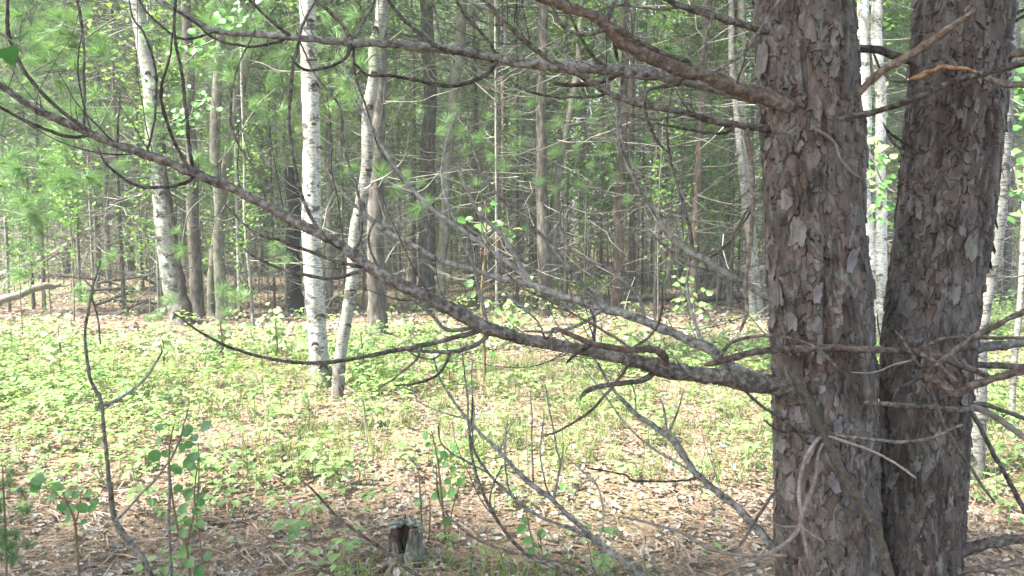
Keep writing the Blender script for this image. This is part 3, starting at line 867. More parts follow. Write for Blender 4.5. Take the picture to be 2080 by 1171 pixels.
# J: mossy downward branch in front, and its twigs
J = make_limb(PL, bL, [(1585, 700, 8), (1602, 742, 11), (1622, 780, 12), (1640, 812, 12), (1670, 877, 12), (1698, 932, 11), (1728, 990, 11), (1766, 1051, 11), (1790, 1113, 11), (1807, 1171, 11)], 1.85, 1.72, 'limb_moss', label='mossy stick slanting down across the trunk')
twig(J, [(1670, 880, 6), (1722, 887, 5), (1790, 894, 5), (1841, 898, 5), (1892, 891, 5), (1957, 860, 4)], -.04, 'limb')
twig(J, [(1677, 884, 5), (1749, 908, 4.5), (1807, 935, 4.5), (1862, 973, 4)], -.1, 'limb_pale')
twig(J, [(1664, 884, 5), (1619, 877, 4), (1585, 877, 4), (1551, 853, 3)], -.05, 'limb')
twig(J, [(1667, 884, 7), (1643, 918, 6), (1626, 969, 6), (1622, 1020, 6), (1629, 1055, 6)], -.10, 'limb_pale')
j2 = twig(J, [(1662, 895, 5), (1662, 920, 5.5), (1660, 952, 6), (1650, 996, 6.5), (1631, 1044, 7), (1619, 1078, 8), (1585, 1113, 7), (1544, 1136, 6), (1472, 1152, 4)], -.12, 'limb_pale')
twig(j2, [(1631, 1060, 6), (1636, 1106, 6.5), (1643, 1133, 5.5)], -.03)
twig(j2, [(1634, 1070, 4), (1674, 1101, 3)], -.03)
twig(j2, [(1619, 1068, 4), (1585, 1068, 3), (1561, 1054, 2)], -.03)
twig(J, [(1655, 905, 5), (1636, 928, 4.5), (1592, 976, 4.5), (1544, 1044, 4.5), (1500, 1113, 4)], -.08, 'limb')
twig(J, [(1646, 904, 4.5), (1599, 860, 4.5), (1534, 815, 4.5), (1496, 771, 4), (1470, 735, 3)], -.12, 'limb')
# Q: the reddish branch that crosses both trunks
Q = make_limb(PR, bR, [(2012, 763, 7), (1970, 750, 8), (1927, 735, 8.5), (1858, 716, 9), (1773, 710, 9), (1688, 706, 9.5), (1585, 711, 9), (1534, 718, 8.5), (1482, 730, 8.5), (1431, 742, 6)], 1.86, 1.74, 'limb_red', label='reddish branch lying across both trunks')
twig(Q, [(1464, 735, 6), (1472, 708, 5), (1500, 689, 4.5), (1568, 682, 4.5), (1626, 694, 4.5), (1670, 718, 4), (1715, 763, 2.5)], -.05, 'limb')
twig(Q, [(1858, 714, 6), (1910, 691, 5), (1961, 686, 5), (2080, 687, 4.5)], -.05)
twig(Q, [(1858, 718, 6), (1900, 735, 5.5), (1945, 775, 5)], -.04)
twig(Q, [(1858, 730, 4), (1817, 742, 3.5), (1773, 757, 3), (1728, 756, 2)], -.05, 'limb_pale')
twig(Q, [(1870, 745, 5), (1851, 722, 4.5), (1830, 690, 4), (1814, 670, 2.5)], -.04, 'limb')
twig(Q, [(1470, 738, 4), (1500, 771, 3.5), (1520, 790, 3)], -.02, 'limb')
make_limb(PR, bR, [(1900, 745, 7), (1961, 698, 7.5), (2012, 667, 7.5), (2080, 633, 7)], 1.80, 1.6, 'limb', label='stick rising to the right edge')
make_limb(PR, bR, [(1955, 715, 12), (1981, 711, 11), (2012, 705, 11), (2080, 696, 9)], 2.1, 2.2, 'limb_grey', label='stout branch on the right side of the right trunk')
make_limb(PR, bR, [(1940, 742, 9), (1978, 742, 8), (2080, 747, 7)], 2.05, 2.0, 'limb')
Kn = make_limb(PR, bR, [(1874, 768, 12), (1890, 772, 13), (1910, 781, 12), (1940, 798, 11), (1961, 788, 10), (2029, 767, 8.5), (2080, 756, 8)], 1.82, 1.7, 'limb_red', label='knobbed branch with a cut orange end', taper_tip=False)
twig(Kn, [(1882, 778, 6), (1913, 850, 5), (1944, 908, 5), (1974, 955, 5), (2022, 1024, 4)], -.06, 'limb')
twig(Kn, [(1872, 774, 5), (1858, 774, 4.5), (1824, 791, 4), (1814, 815, 4)], -.04, 'limb')
R1 = make_limb(PR, bR, [(1975, 832, 8), (1954, 832, 7), (1892, 827, 6.5), (1824, 822, 6.5), (1756, 819, 5.5)], 1.96, 1.84, 'limb', label='straight twig pointing left over both trunks')
make_limb(PR, bR, [(1950, 829, 9), (1988, 832, 9), (2029, 853, 9), (2080, 890, 8)], 2.0, 1.85, 'limb_pale')
make_limb(PR, bR, [(1950, 829, 6), (1995, 822, 5.5), (2080, 850, 5)], 2.0, 1.95, 'limb')
make_limb(PR, bR, [(1950, 800, 6), (1988, 863, 6), (2022, 931, 6), (2053, 983, 6), (2080, 1034, 6)], 2.15, 2.2, 'limb_grey')
make_limb(PR, bR, [(1905, 1135, 16), (1927, 1126, 15), (1961, 1119, 13.5), (2012, 1102, 12.5), (2080, 1092, 11)], 2.02, 1.95, 'limb', label='low stout branch at the lower right corner')
make_limb(PR, bR, [(1925, 1168, 9), (1957, 1160, 8.5), (2020, 1150, 8), (2080, 1140, 7.5)], 2.0, 1.9, 'limb_red')
# torn branch on the right pine
TB = make_limb(PR, bR, [(1851, 163, 3), (1868, 157, 6), (1885, 146, 7), (1900, 143, 5), (1912, 132, 6), (1935, 133, 5), (1965, 140, 4), (1990, 148, 2.5)], 1.95, 1.90, 'torn_wood', name='torn_branch', label='torn branch stub showing fresh orange wood', wig=.01)
make_limb(PR, bR, [(1990, 150, 7), (2022, 166, 7), (2050, 172, 7), (2080, 174, 7)], 1.93, 1.85, 'limb_red')
make_limb(PR, bR, [(2000, 128, 12), (2022, 120, 11), (2080, 106, 10)], 2.05, 2.0, 'limb_red')
make_limb(PR, bR, [(2030, 42, 5), (2046, 38, 5), (2080, 20, 4)], 2.12, 2.0, 'limb')
make_limb(PR, bR, [(2030, 60, 4), (2048, 51, 4), (2080, 34, 3.5)], 2.12, 2.1, 'limb')
make_limb(PR, bR, [(1845, 295, 4), (1838, 290, 4), (1815, 275, 3.5), (1800, 262, 2.5)], 2.1, 2.05, 'limb')
make_limb(PR, bR, [(1850, 320, 4), (1838, 315, 4), (1815, 290, 3), (1795, 250, 2)], 2.1, 2.15, 'limb')
make_limb(PR, bR, [(1850, 168, 4), (1838, 168, 4), (1810, 162, 3.5), (1790, 140, 3), (1765, 90, 2)], 2.1, 2.2, 'limb')
# G: low limbs rising from below the frame
G0 = make_limb(PL, bL, [(1600, 1140, 11), (1575, 1116, 10), (1523, 1058, 9.5), (1482, 1017, 9), (1414, 962, 8.5), (1380, 914, 8), (1356, 887, 7.5), (1291, 839, 6), (1250, 795, 4.5), (1215, 740, 3), (1180, 690, 2)], 2.0, 2.4, 'limb_light', label='low limb rising left from the foot of the left trunk')
twig(G0, [(1414, 965, 5), (1390, 949, 4.5), (1322, 908, 4), (1264, 853, 3.5), (1220, 791, 3), (1180, 740, 2)], .1)
twig(G0, [(1410, 970, 5), (1390, 978, 4), (1288, 976, 4), (1271, 966, 3.5), (1192, 952, 2.5)], -.05, 'limb')
twig(G0, [(1353, 884, 4.5), (1350, 840, 3.5), (1339, 805, 2)], .02)
twig(G0, [(1358, 884, 4.5), (1375, 840, 3.5), (1387, 798, 2)], .02)
twig(G0, [(1291, 839, 4), (1290, 800, 3), (1278, 770, 2)], .02)
G1 = make_limb(PL, bL, [(1640, 1500, 13), (1500, 1370, 12), (1390, 1240, 11), (1302, 1168, 10), (1254, 1133, 9.5), (1206, 1096, 9), (1175, 1065, 7.5), (1120, 1014, 7.5), (1076, 983, 7), (1015, 918, 6), (950, 853, 5), (895, 771, 3.5), (880, 720, 2)], 1.97, 2.35, 'limb_light', label='lowest long limb slanting up from under the frame')
g2 = twig(G1, [(1202, 1094, 7), (1161, 1075, 6), (1093, 1048, 5.5), (1042, 1010, 5), (991, 962, 4.5), (956, 891, 4), (946, 771, 3), (935, 700, 2)], -.12)
twig(g2, [(1042, 1007, 4), (1032, 983, 3.5), (1025, 925, 3.5), (1028, 870, 3), (1032, 853, 2)], .02)
twig(g2, [(990, 962, 4), (929, 928, 3.5), (898, 900, 3), (893, 870, 3), (898, 849, 2)], -.05)
twig(g2, [(960, 905, 3.5), (962, 840, 3), (957, 780, 2.5), (960, 730, 2)], .05)
twig(G1, [(1125, 1017, 4), (1107, 983, 3.5), (1097, 925, 3), (1100, 880, 3), (1105, 832, 2)], .04)
twig(G1, [(1125, 1012, 4), (1134, 976, 3.5), (1141, 935, 3), (1146, 897, 2)], .02)
twig(G1, [(1132, 1010, 4), (1138, 942, 3.5), (1131, 908, 3), (1115, 830, 3), (1108, 785, 2)], -.03)
twig(G1, [(1081, 985, 3.5), (1080, 900, 3), (1079, 791, 2)], .02)
twig(G1, [(1216, 1096, 4.5), (1226, 1061, 4), (1216, 993, 3.5), (1185, 959, 3), (1148, 928, 2)], .1)
twig(G1, [(1015, 920, 4), (1025, 890, 3), (1040, 860, 2)], .03)
twig(G1, [(950, 853, 3.5), (900, 838, 3), (850, 815, 2.5), (835, 785, 2)], .04)
g3 = make_limb(PL, bL, [(1560, 1420, 9), (1380, 1290, 8), (1250, 1205, 7), (1168, 1171, 6), (1100, 1140, 6), (1059, 1116, 5.5), (1008, 1055, 5), (974, 983, 4.5), (956, 908, 4), (958, 860, 3), (960, 800, 2.5)], 1.92, 2.1, 'limb', label='thin lower limb curving upward')
twig(g3, [(1010, 1058, 3.5), (995, 1020, 3), (1005, 980, 2.5), (1020, 945, 2)], .04)
g4 = make_limb(PL, bL, [(1540, 1430, 8), (1330, 1260, 6), (1200, 1165, 5), (1110, 1135, 4), (1032, 1119, 4), (963, 1092, 3.5), (922, 1061, 3), (892, 1017, 3), (885, 952, 2)], 1.9, 2.3, 'limb')
make_limb(PL, bL, [(1600, 1130, 6), (1500, 1128, 5), (1440, 1112, 5), (1390, 1085, 4.5), (1320, 1065, 4), (1262, 1050, 2.5)], 1.95, 2.1, 'limb_pale')
g5 = make_limb(PL, bL, [(1560, 1520, 10), (1300, 1390, 8), (1050, 1260, 6), (854, 1171, 5), (792, 1126, 5), (741, 1092, 4.5), (690, 1055, 4), (649, 1010, 3.5), (605, 969, 2.5)], 1.85, 2.0, 'limb', label='low thin limb over the stump')

# fine curved side twigs all along the main limbs
def auto_twigs(l, n, seed):
    g = np.random.default_rng(seed); P = l.P
    T = np.gradient(P[:, :3], axis=0)
    for i in range(n):
        k = int(len(P) * (.12 + .84 * g.random())); k = min(k, len(P) - 2)
        t = T[k] / (np.linalg.norm(T[k]) + 1e-9)
        side = np.cross(t, g.normal(0, 1, 3)); side /= np.linalg.norm(side)
        d = t * .8 + side * 1.0; L = .08 + .30 * g.random() ** 1.3; p = P[k, :3].copy(); r0 = .0008 + .0012 * g.random()
        Q = [(*p, r0)]
        for j in range(6):
            d = d + np.array((g.normal(0, .12), g.normal(0, .12), .22 * g.random() + .05)); d /= np.linalg.norm(d)
            p = p + d * L / 6; Q.append((*p, r0 * (1 - j * .12)))
        mb = MB(); tube(mb, crspline(Q, .02), 6, .35, g.random(), False, i)
        part('twig', mb.mesh('twig', M[l.m], True, off=l.base), l.o)


for l, n in ((A, 48), (B, 36), (b2, 12), (Hl, 18), (C_, 32), (D, 16), (E, 20), (G0, 5), (G1, 6), (g2, 2), (g3, 3), (Q, 8), (b4, 5), (V1, 5)):
    auto_twigs(l, n, n * 7 + 1)

# ------------------------------------------------------------------ crowns (out of or high in the frame)
def needle_tuft(g, nb, length, width, spread=1.0):
    """needles bursting from the origin roughly along +y"""
    V, T = [], []
    k = 0
    for i in range(nb):
        d = np.array((g.normal(0, .55 * spread), 1.0 + g.normal(0, .25), g.normal(0, .55 * spread))); d /= np.linalg.norm(d)
        L = length * (.7 + .4 * g.random())
        s = np.cross(d, g.normal(0, 1, 3)); s /= np.linalg.norm(s) + 1e-9
        o = np.array((0, -.35 * length * g.random(), 0))
        mid = o + d * L * .55 + np.array((0, 0, -.02 * L)); tip = o + d * L + np.array((0, 0, -.10 * L))
        V += [o - s * width * .4, o + s * width * .4, mid + s * width * .5, mid - s * width * .5, tip]
        T += [(k, k + 1, k + 2), (k, k + 2, k + 3), (k + 3, k + 2, k + 4)]; k += 5
    return np.array(V), T


def frame_to(d, g):
    d = d / np.linalg.norm(d); a = np.array((0, 0, 1.)) if abs(d[2]) < .95 else np.array((1., 0, 0))
    x = np.cross(d, a); x /= np.linalg.norm(x); z = np.cross(x, d)
    return np.stack([x, d, z], -1)


def branch_path(g, start, az, length, up=.1, curve=.25, n=6, r=.01):
    P = []
    d = np.array((math.cos(az), math.sin(az), up)); p = np.array(start, float)
    for i in range(n):
        t = i / (n - 1)
        P.append((*p, r * (1 - .8 * t)))
        d2 = d + np.array((g.normal(0, .14), g.normal(0, .14), g.normal(0, .08) + curve * (t - .25)))
        p = p + d2 / np.linalg.norm(d2) * length / (n - 1)
    return np.array(P)


def pine_parts(seed, H, r0, dead0, dead1, live0, nlive, ndead, needles, nb=14, tufts=9, spread=1.5, nl=.13, nw=.006):
    """meshes for a pine: trunk path, dead branches, crown branches and needles, local to the foot"""
    g = np.random.default_rng(seed)
    dead, wood, crown = MB(), MB(), MB()
    for i in range(ndead):
        z = dead0 + (dead1 - dead0) * g.random() ** .9
        az = g.random() * 2 * math.pi; L = (.5 + 1.2 * g.random()) * spread * .75
        P = branch_path(g, (0, 0, z), az, L, g.normal(-.05, .25), .6, 7, .006 + .009 * g.random())
        tube(dead, P, 4, 0, g.random(), False)
        for k in range(g.integers(1, 5)):
            q = P[g.integers(2, 6)]
            P2 = branch_path(g, q[:3], az + g.choice((-1, 1)) * (.6 + .6 * g.random()), L * (.3 + .5 * g.random()), g.normal(.15, .3), .9, 5, max(.004, q[3] * .8))
            tube(dead, P2, 3, 0, g.random(), False)
    TV = [needle_tuft(g, nb, nl, nw) for _ in range(4)]
    pos, rot, ids = [], [], []
    for i in range(nlive):
        t = g.random(); z = live0 + (H - live0) * t
        az = g.random() * 2 * math.pi; L = spread * (1.15 - .85 * t) * (.7 + .5 * g.random())
        P = branch_path(g, (0, 0, z), az, L, .15 + .5 * t, .3, 7, .012 * (1.2 - t))
        tube(wood, P, 4, 0, g.random(), False)
        for k in range(tufts):
            q = P[g.integers(2, 7), :3] + g.normal(0, .14 * spread, 3) * np.array((1, 1, .6))
            d = np.array((math.cos(az), math.sin(az), .3)) + g.normal(0, .5, 3)
            pos.append(q); rot.append(frame_to(d, g)); ids.append(g.integers(0, 4))
    pos, rot, ids = np.array(pos), np.array(rot), np.array(ids)
    for k in range(4):
        m = ids == k
        if m.sum(): scatter(crown, TV[k][0], TV[k][1], pos[m], rot[m], .8 + .5 * g.random(m.sum()), np.clip(g.normal(.5, .25, m.sum()), 0, 1))
    return dead, wood, crown


def leafy_parts(seed, H, z0, nbr, nleaf, spread, size, r=.012, clump=.22):
    g = np.random.default_rng(seed)
    wood, crown = MB(), MB()
    pos = []
    per = nleaf // nbr
    for i in range(nbr):
        t = g.random() ** .9; z = z0 + (H - z0) * t
        az = g.random() * 2 * math.pi; L = spread * (1.1 - .6 * t) * (.6 + .6 * g.random())
        P = branch_path(g, (0, 0, z * .97), az, L, .5 + .5 * g.random(), .1, 6, r * (1.2 - t))
        tube(wood, P, 4, 0, g.random(), False)
        c = g.integers(1, 6, per)
        f = g.random((per, 1))
        p = P[c - 1, :3] * (1 - f) + P[c, :3] * f + g.normal(0, clump * (.4 + g.random()), (per, 3))
        pos.append(p)
    pos = np.vstack(pos); n = len(pos)
    scatter(crown, RHOMB[0], RHOMB[1], pos, rotmats(n, .6, g), size * (.7 + .6 * g.random(n)), np.clip(g.normal(.5, .28, n), 0, 1))
    return wood, crown


def taper_trunk(mb, H, r0, g, bend=.12, sides=12, dark_foot=0.0, n=14):
    P = []
    dx, dy = g.normal(0, bend, 2); wx, wy = g.random(2) * 6
    for i in range(n):
        t = i / (n - 1); z = -.06 + (H + .06) * t ** 1.1
        w = .06 * math.sin(t * 7 + wx) * min(1, t * 3)
        P.append((dx * t * t * H * .12 + w, dy * t * t * H * .12 + .06 * math.sin(t * 6 + wy) * min(1, t * 3), z, r0 * (1.0 - .78 * t) * (1.25 if i == 0 else 1)))
    P = crspline(P, .12)
    k0 = mb.n
    tube(mb, P, sides, .10, 0, False, g.integers(100))
    z = mb.v[-1][:, 2]
    mb.c[-1] = np.clip(1 - z / 1.0, 0, 1) * dark_foot
    return P


# prototype crown/dead branch meshes
PROTO = {}
for i in range(5):
    H = 12 + i * .8
    d, w, c = pine_parts(100 + i, H, .09, .4, 6.5, 3.4 + .7 * (i % 3), 60, 34, None, 14, 11, 1.5, .15, .008)
    PROTO['pine', i] = (d.mesh('dead_branches', M['twig']), w.mesh('crown_branches', M['pine_far']), c.mesh('crown', M['needle'], False), H)
for i in range(4):
    H = 11 + i
    w, c = leafy_parts(200 + i, H, 2.6 + .5 * i, 42, 3800, 1.4, .08)
    PROTO['leafy', i] = (w.mesh('crown_branches', M['trunk_grey']), c.mesh('crown', M['leaf_far'], False), H)
for i in range(4):
    H = 2.6 + i * .8
    w, c = leafy_parts(300 + i, H, .9, 16, 520, .55, .065, .006, .12)
    PROTO['sapling', i] = (w, c, H)
# soft-needled young white pines: long fine needles
for i in range(3):
    H = 5.5
    d, w, c = pine_parts(400 + i, H, .04, .4, 2.4, 1.5, 50, 14, None, 40, 8, 1.3, .18, .0042)
    PROTO['young', i] = (d.mesh('dead_branches', M['twig']), w.mesh('crown_branches', M['trunk_grey']), c.mesh('crown', M['needle_soft'], False), H)
TRK = {}
for kind, m, foot in (('pine', 'pine_far', 0), ('red', 'pine_red', 0), ('birch', 'birch', 1), ('grey', 'trunk_grey', 0), ('aspen', 'aspen', 1)):
    for i in range(3):
        mb = MB(); taper_trunk(mb, 13, .09, np.random.default_rng(500 + i + len(kind) * 10), .25 if kind != 'pine' else .12, 10, foot)
        TRK[kind, i] = mb.mesh('trunk', M[m])


def crown_on(root, kind, idx, top, zscale=1.0):
    """add crown (and dead branches) to a traced tree"""
    pr = PROTO[kind, idx]
    names = ('dead_branches', 'crown_branches', 'crown') if kind in ('pine', 'young') else ('crown_branches', 'crown')
    for nme, me in zip(names, pr):
        o = part(nme, me, root)
        if nme != 'crown': o['kind'] = 'stuff'
        o.rotation_euler = (0, 0, rnd.random() * 6.28)
        if top is not None: o.location = top


# crowns of the two big pines
for root, base, fn in ((PL, bL, CL), (PR, bR, CR_)):
    x, y, r = fn(np.array([5.0]))
    pr = PROTO['pine', 0 if root is PL else 1]
    for nme, me in (('crown_branches', pr[1]), ('crown', pr[2])):
        o = part(nme, me, root); o.location = (float(x[0]) - base[0], float(y[0]) - base[1], 0); o.scale = (1.3, 1.3, 1)
        if nme != 'crown': o['kind'] = 'stuff'

# ------------------------------------------------------------------ traced trees of the middle distance
TAKEN = []


def traced_tree(name, label, cat, pts, m, crown=None, foot=1.0, basey=None, sides=22, height=12.0, top_stub=False, dead=0, rough=.12, group=None, lean=0.35):
    """pts from the foot upward: (px, py, rpx)"""
    Y = groundY(basey or pts[0][1])
    ps = []
    for px, py, r in pts:
        w = W(px, py, Y); ps.append([*w, rad_at(r, Y)])
    ps = np.array(ps)
    base = np.array((ps[0, 0], Y, ghf(ps[0, 0], Y)))
    ps[0, 2] = base[2] - .05; ps[0, 3] *= 1.25
    x0 = ps[0].copy(); x0[2] += .22; x0[:2] += (ps[1] - ps[0])[:2] * .22 / max(.3, ps[1, 2] - ps[0, 2]); x0[3] /= 1.22
    if ps[1, 2] > .5: ps = np.vstack([ps[:1], x0, ps[1:]])
    if not top_stub:
        s = (ps[-1] - ps[-2]) / (ps[-1, 2] - ps[-2, 2])
        for k, zz in enumerate((2.0, 5.0, height)):
            z = ps[-1, 2] if k == 0 else zz
            if zz <= ps[-1, 2] + .5: continue
            e = ps[-1].copy(); dz = zz - ps[-1, 2]; e[:2] += s[:2] * dz * lean; e[2] = zz; e[3] = max(.02, ps[-1, 3] * (.85 if zz < height else .35)); ps = np.vstack([ps, e])
    wob = ps.copy()
    P = crspline(wob, .05)
    zz = P[:, 2]
    P[:, 0] += (N1(zz * 1.3 + base[0] * 7, zz * 0) - .5) * .05 * np.clip(zz, 0, 1); P[:, 1] += (N2(zz * 1.3 + base[0] * 5, zz * 0) - .5) * .06
    P[:, 3] *= 1 + .10 * (N3(zz * 5 + base[1], zz * 0) - .5)
    root = empty(name, tuple(base), label, cat, group)
    mb = MB(); tube(mb, P, sides, rough, 0, True, int(abs(base[0]) * 50))
    z = mb.v[-1][:, 2] - base[2]
    mb.c[-1] = np.clip(1 - z / .9, 0, 1) * foot
    part('trunk', mb.mesh('trunk', M[m], True, off=base), root)
    # side branches, each its own part
    g = np.random.default_rng(int(abs(ps[0, 0] * 1000)) + 3)
    for i in range(int(dead * 1.8) + 1):
        zk = .6 + g.random() * 3.6
        k = int(np.argmin(np.abs(P[:, 2] - zk)))
        az = g.random() * 2 * math.pi
        L = .5 + g.random() * 1.5
        b = branch_path(g, P[k, :3], az, L, g.normal(.1, .3), .45, 8, .004 + .006 * g.random())
        mbb = MB(); tube(mbb, crspline(b, .06), 5, .2, g.random(), False, 3)
        for kk in range(3):
            q = b[g.integers(2, 7)]
            tube(mbb, branch_path(g, q[:3], az + g.choice((-1, 1)) * (.5 + .7 * g.random()), L * .45, g.normal(.2, .3), .6, 5, q[3] * .7), 4, 0, g.random(), False)
        part('branch', mbb.mesh('branch', M['twig'], True, off=base), root)
    if crown:
        pr = PROTO[crown[0], crown[1]]
        k = int(np.argmin(np.abs(P[:, 2] - 6)))
        off = P[k, :3] - base
        names = ('dead_branches', 'crown_branches', 'crown')
        ms = pr[:3] if crown[0] in ('pine', 'young') else (None, pr[0], pr[1])
        for nme, me in zip(names, ms):
            if me is None or nme == 'dead_branches': continue
            o = part(nme, me, root); o.location = (off[0], off[1], 1.6 if crown[0] == 'leafy' else .8); o.rotation_euler = (0, 0, crown[1] * 1.3)
            if nme != 'crown': o['kind'] = 'stuff'
    TAKEN.append((pts[0][0], base[1], pts[0][2]))
    return root, P, base


traced_tree('birch_tree', 'bright white birch trunk standing in the sunny clearing, thickest of the birches', 'birch tree', [(655, 790, 20), (645, 700, 19), (638, 560, 19), (637, 400, 18), (632, 200, 17.5), (626, 0, 15)], 'birch', ('leafy', 0), dead=3, basey=785, sides=28)
traced_tree('birch_tree', 'slimmer birch leaning right, with its foot beside the bright white birch', 'birch tree', [(686, 815, 11.5), (692, 740, 12), (705, 650, 12), (717, 570, 12), (722, 480, 12), (738, 400, 12), (749, 320, 11.5), (751, 240, 11.5), (764, 160, 12), (762, 90, 12.5), (775, 0, 12)], 'birch_grey', ('leafy', 1), dead=4, sides=24, height=10)
traced_tree('aspen_tree', 'pale leaning aspen with a dark right side, left of the birches', 'aspen tree', [(372, 668, 21), (352, 580, 20), (332, 450, 19), (318, 330, 16.5), (306, 200, 16), (292, 90, 14), (278, 0, 13)], 'aspen', ('leafy', 2), dead=4, sides=24, lean=.2)
def scars(root_label, Yb, rows, m='char_brown'):
    r_ = [o for o in COL.objects if o.get('label', '').startswith(root_label)][0]
    Ys = groundY(Yb)
    for a, b, w, h, off in rows:
        Yk = Ys - off
        P = crspline([(*W(a - w, b + h, Yk + .012), rad_at(.6, Ys)), (*W(a - w * .3, b - h * .5, Yk), rad_at(3.2, Ys)), (*W(a + w * .4, b - h * .3, Yk), rad_at(3.0, Ys)), (*W(a + w, b + h, Yk + .012), rad_at(.6, Ys))], .012)
        mb = MB(); tube(mb, P, 8, .7, .5, True, int(a + b))
        part('branch_scar', mb.mesh('branch_scar', M[m], True, off=np.array(r_.location)), r_)


scars('bright white birch', 785, [(640, 172, 9, 7, .075), (632, 122, 13, 1, .078), (630, 42, 8, 3, .072), (648, 300, 7, 4, .076), (628, 398, 6, 3, .08), (644, 470, 9, 5, .082), (636, 560, 7, 3, .084), (650, 642, 12, 7, .084), (640, 700, 8, 5, .086), (657, 745, 10, 9, .088), (637, 252, 6, 2, .077)])
scars('slimmer birch', 815, [(760, 150, 8, 9, .045), (752, 215, 6, 5, .044), (748, 345, 7, 4, .046), (727, 440, 6, 6, .046), (716, 590, 8, 4, .05), (706, 660, 8, 5, .052), (692, 745, 8, 8, .054), (690, 785, 9, 9, .056), (762, 60, 8, 12, .046)])
scars('pale leaning aspen', 668, [(331, 395, 10, 8, .115), (325, 440, 8, 6, .12), (300, 150, 7, 5, .10), (295, 60, 7, 3, .095), (345, 520, 9, 5, .13), (362, 640, 12, 10, .135)])
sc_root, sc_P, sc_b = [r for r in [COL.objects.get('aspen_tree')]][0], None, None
for pts in ([(314, 190, 5), (313, 230, 6), (312, 262, 3)], [(328, 180, 3), (334, 330, 4), (348, 440, 6), (362, 540, 8), (378, 620, 9), (390, 672, 8)], [(300, 120, 3), (306, 150, 4), (309, 172, 2)]):  # dark brown streaks on the front and down the right side
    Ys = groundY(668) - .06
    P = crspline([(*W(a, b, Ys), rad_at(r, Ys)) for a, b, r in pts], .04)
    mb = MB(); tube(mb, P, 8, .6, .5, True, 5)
    part('dark_streak', mb.mesh('dark_streak', M['char_brown'], True, off=np.array(sc_root.location)), sc_root)
traced_tree('pine_tree', 'grey-brown pine trunk just right of the leaning birch', 'pine tree', [(766, 690, 20), (765, 560, 19), (766, 420, 16), (770, 250, 13.5), (776, 100, 12.5), (778, 0, 12)], 'pine_far', ('pine', 2), 0, dead=8)
traced_tree('pine_tree', 'rough flaky pine trunk with a clump of broken dry branches', 'pine tree', [(866, 622, 18), (868, 480, 17), (870, 340, 15), (873, 180, 13), (868, 0, 12)], 'pine_far', ('pine', 3), 0, dead=14, rough=.2)
traced_tree('aspen_tree', 'slim grey trunk leaning right next to the rough flaky pine', 'aspen tree', [(895, 640, 9), (901, 500, 10), (908, 350, 9.5), (925, 180, 9.5), (942, 0, 10)], 'trunk_grey', ('leafy', 3), 0, dead=4)
traced_tree('pine_tree', 'brown pine trunk directly behind the pale leaning aspen', 'pine tree', [(400, 655, 14), (397, 560, 12), (393, 450, 12), (388, 300, 11), (380, 120, 10), (378, 0, 9)], 'pine_far', ('pine', 4), 0, dead=6)
traced_tree('aspen_tree', 'curving mossy grey trunk between the aspen and the charred snag', 'aspen tree', [(431, 650, 10), (432, 560, 9.5), (445, 440, 9), (462, 330, 8), (480, 220, 8), (500, 130, 8), (512, 0, 7)], 'trunk_grey', ('leafy', 0), 0, dead=3)
traced_tree('aspen_tree', 'straight greenish trunk beside the curving mossy one', 'aspen tree', [(452, 655, 12), (447, 540, 11), (441, 400, 10), (437, 280, 10), (446, 130, 9), (450, 0, 8)], 'trunk_grey', ('leafy', 1), 0, dead=3)
traced_tree('charred_snag', 'black charred dead trunk left of the bright white birch', 'dead tree', [(603, 640, 17), (600, 590, 14), (597, 500, 14), (600, 430, 12), (592, 370, 11), (590, 335, 6)], 'char', None, 0, top_stub=True, rough=.35, dead=2)
traced_tree('pine_tree', 'many-limbed dark pine at the centre of the picture', 'pine tree', [(1106, 650, 12), (1108, 560, 14), (1104, 430, 13), (1098, 300, 11), (1098, 150, 10), (1102, 0, 10)], 'pine_far', ('pine', 0), 0, dead=16)
traced_tree('aspen_tree', 'dark stem forking upward right of the central many-limbed pine', 'tree', [(1112, 648, 8), (1118, 560, 9), (1128, 430, 9), (1135, 330, 8), (1165, 180, 7), (1180, 0, 6)], 'trunk_grey', ('leafy', 2), 0, dead=6)
traced_tree('pine_tree', 'slim reddish pine trunk right of centre, rising to the upper limb', 'pine tree', [(1253, 640, 11), (1256, 540, 10), (1258, 400, 9), (1264, 240, 8.5), (1270, 60, 7.5), (1271, 0, 7)], 'pine_red', ('pine', 1), 0, dead=10)
traced_tree('birch_tree', 'white birch glimpsed between the two big trunks, nearer the left one', 'birch tree', [(1776, 690, 12), (1766, 560, 12), (1758, 400, 11.5), (1755, 200, 11.5), (1757, 0, 11)], 'birch', ('leafy', 3), .6, dead=1)
traced_tree('birch_tree', 'white birch glimpsed between the two big trunks, nearer the right one', 'birch tree', [(1788, 710, 12), (1788, 600, 11), (1791, 420, 10.5), (1787, 240, 10), (1783, 0, 10)], 'birch', ('leafy', 0), .6, dead=1)
traced_tree('birch_tree', 'grey scarred birch half hidden behind the right side of the leaning pine', 'birch tree', [(1973, 962, 18), (1981, 873, 17), (1993, 687, 18), (2008, 585, 18), (2024, 448, 17), (2038, 240, 17), (2050, 0, 15)], 'birch_grey', ('leafy', 1), .8, dead=4, sides=28)
traced_tree('aspen_tree', 'pale aspen close to the left edge of the big left trunk', 'aspen tree', [(1545, 640, 8), (1532, 520, 8.5), (1520, 400, 8.5), (1508, 250, 8), (1505, 0, 7.5)], 'aspen', ('leafy', 2), .3, dead=2)
traced_tree('aspen_tree', 'slender whitish aspen second from the big left trunk', 'aspen tree', [(1530, 655, 8), (1524, 520, 7.5), (1512, 380, 7), (1495, 200, 6), (1482, 0, 5.5)], 'birch_grey', ('leafy', 3), .3, dead=2)
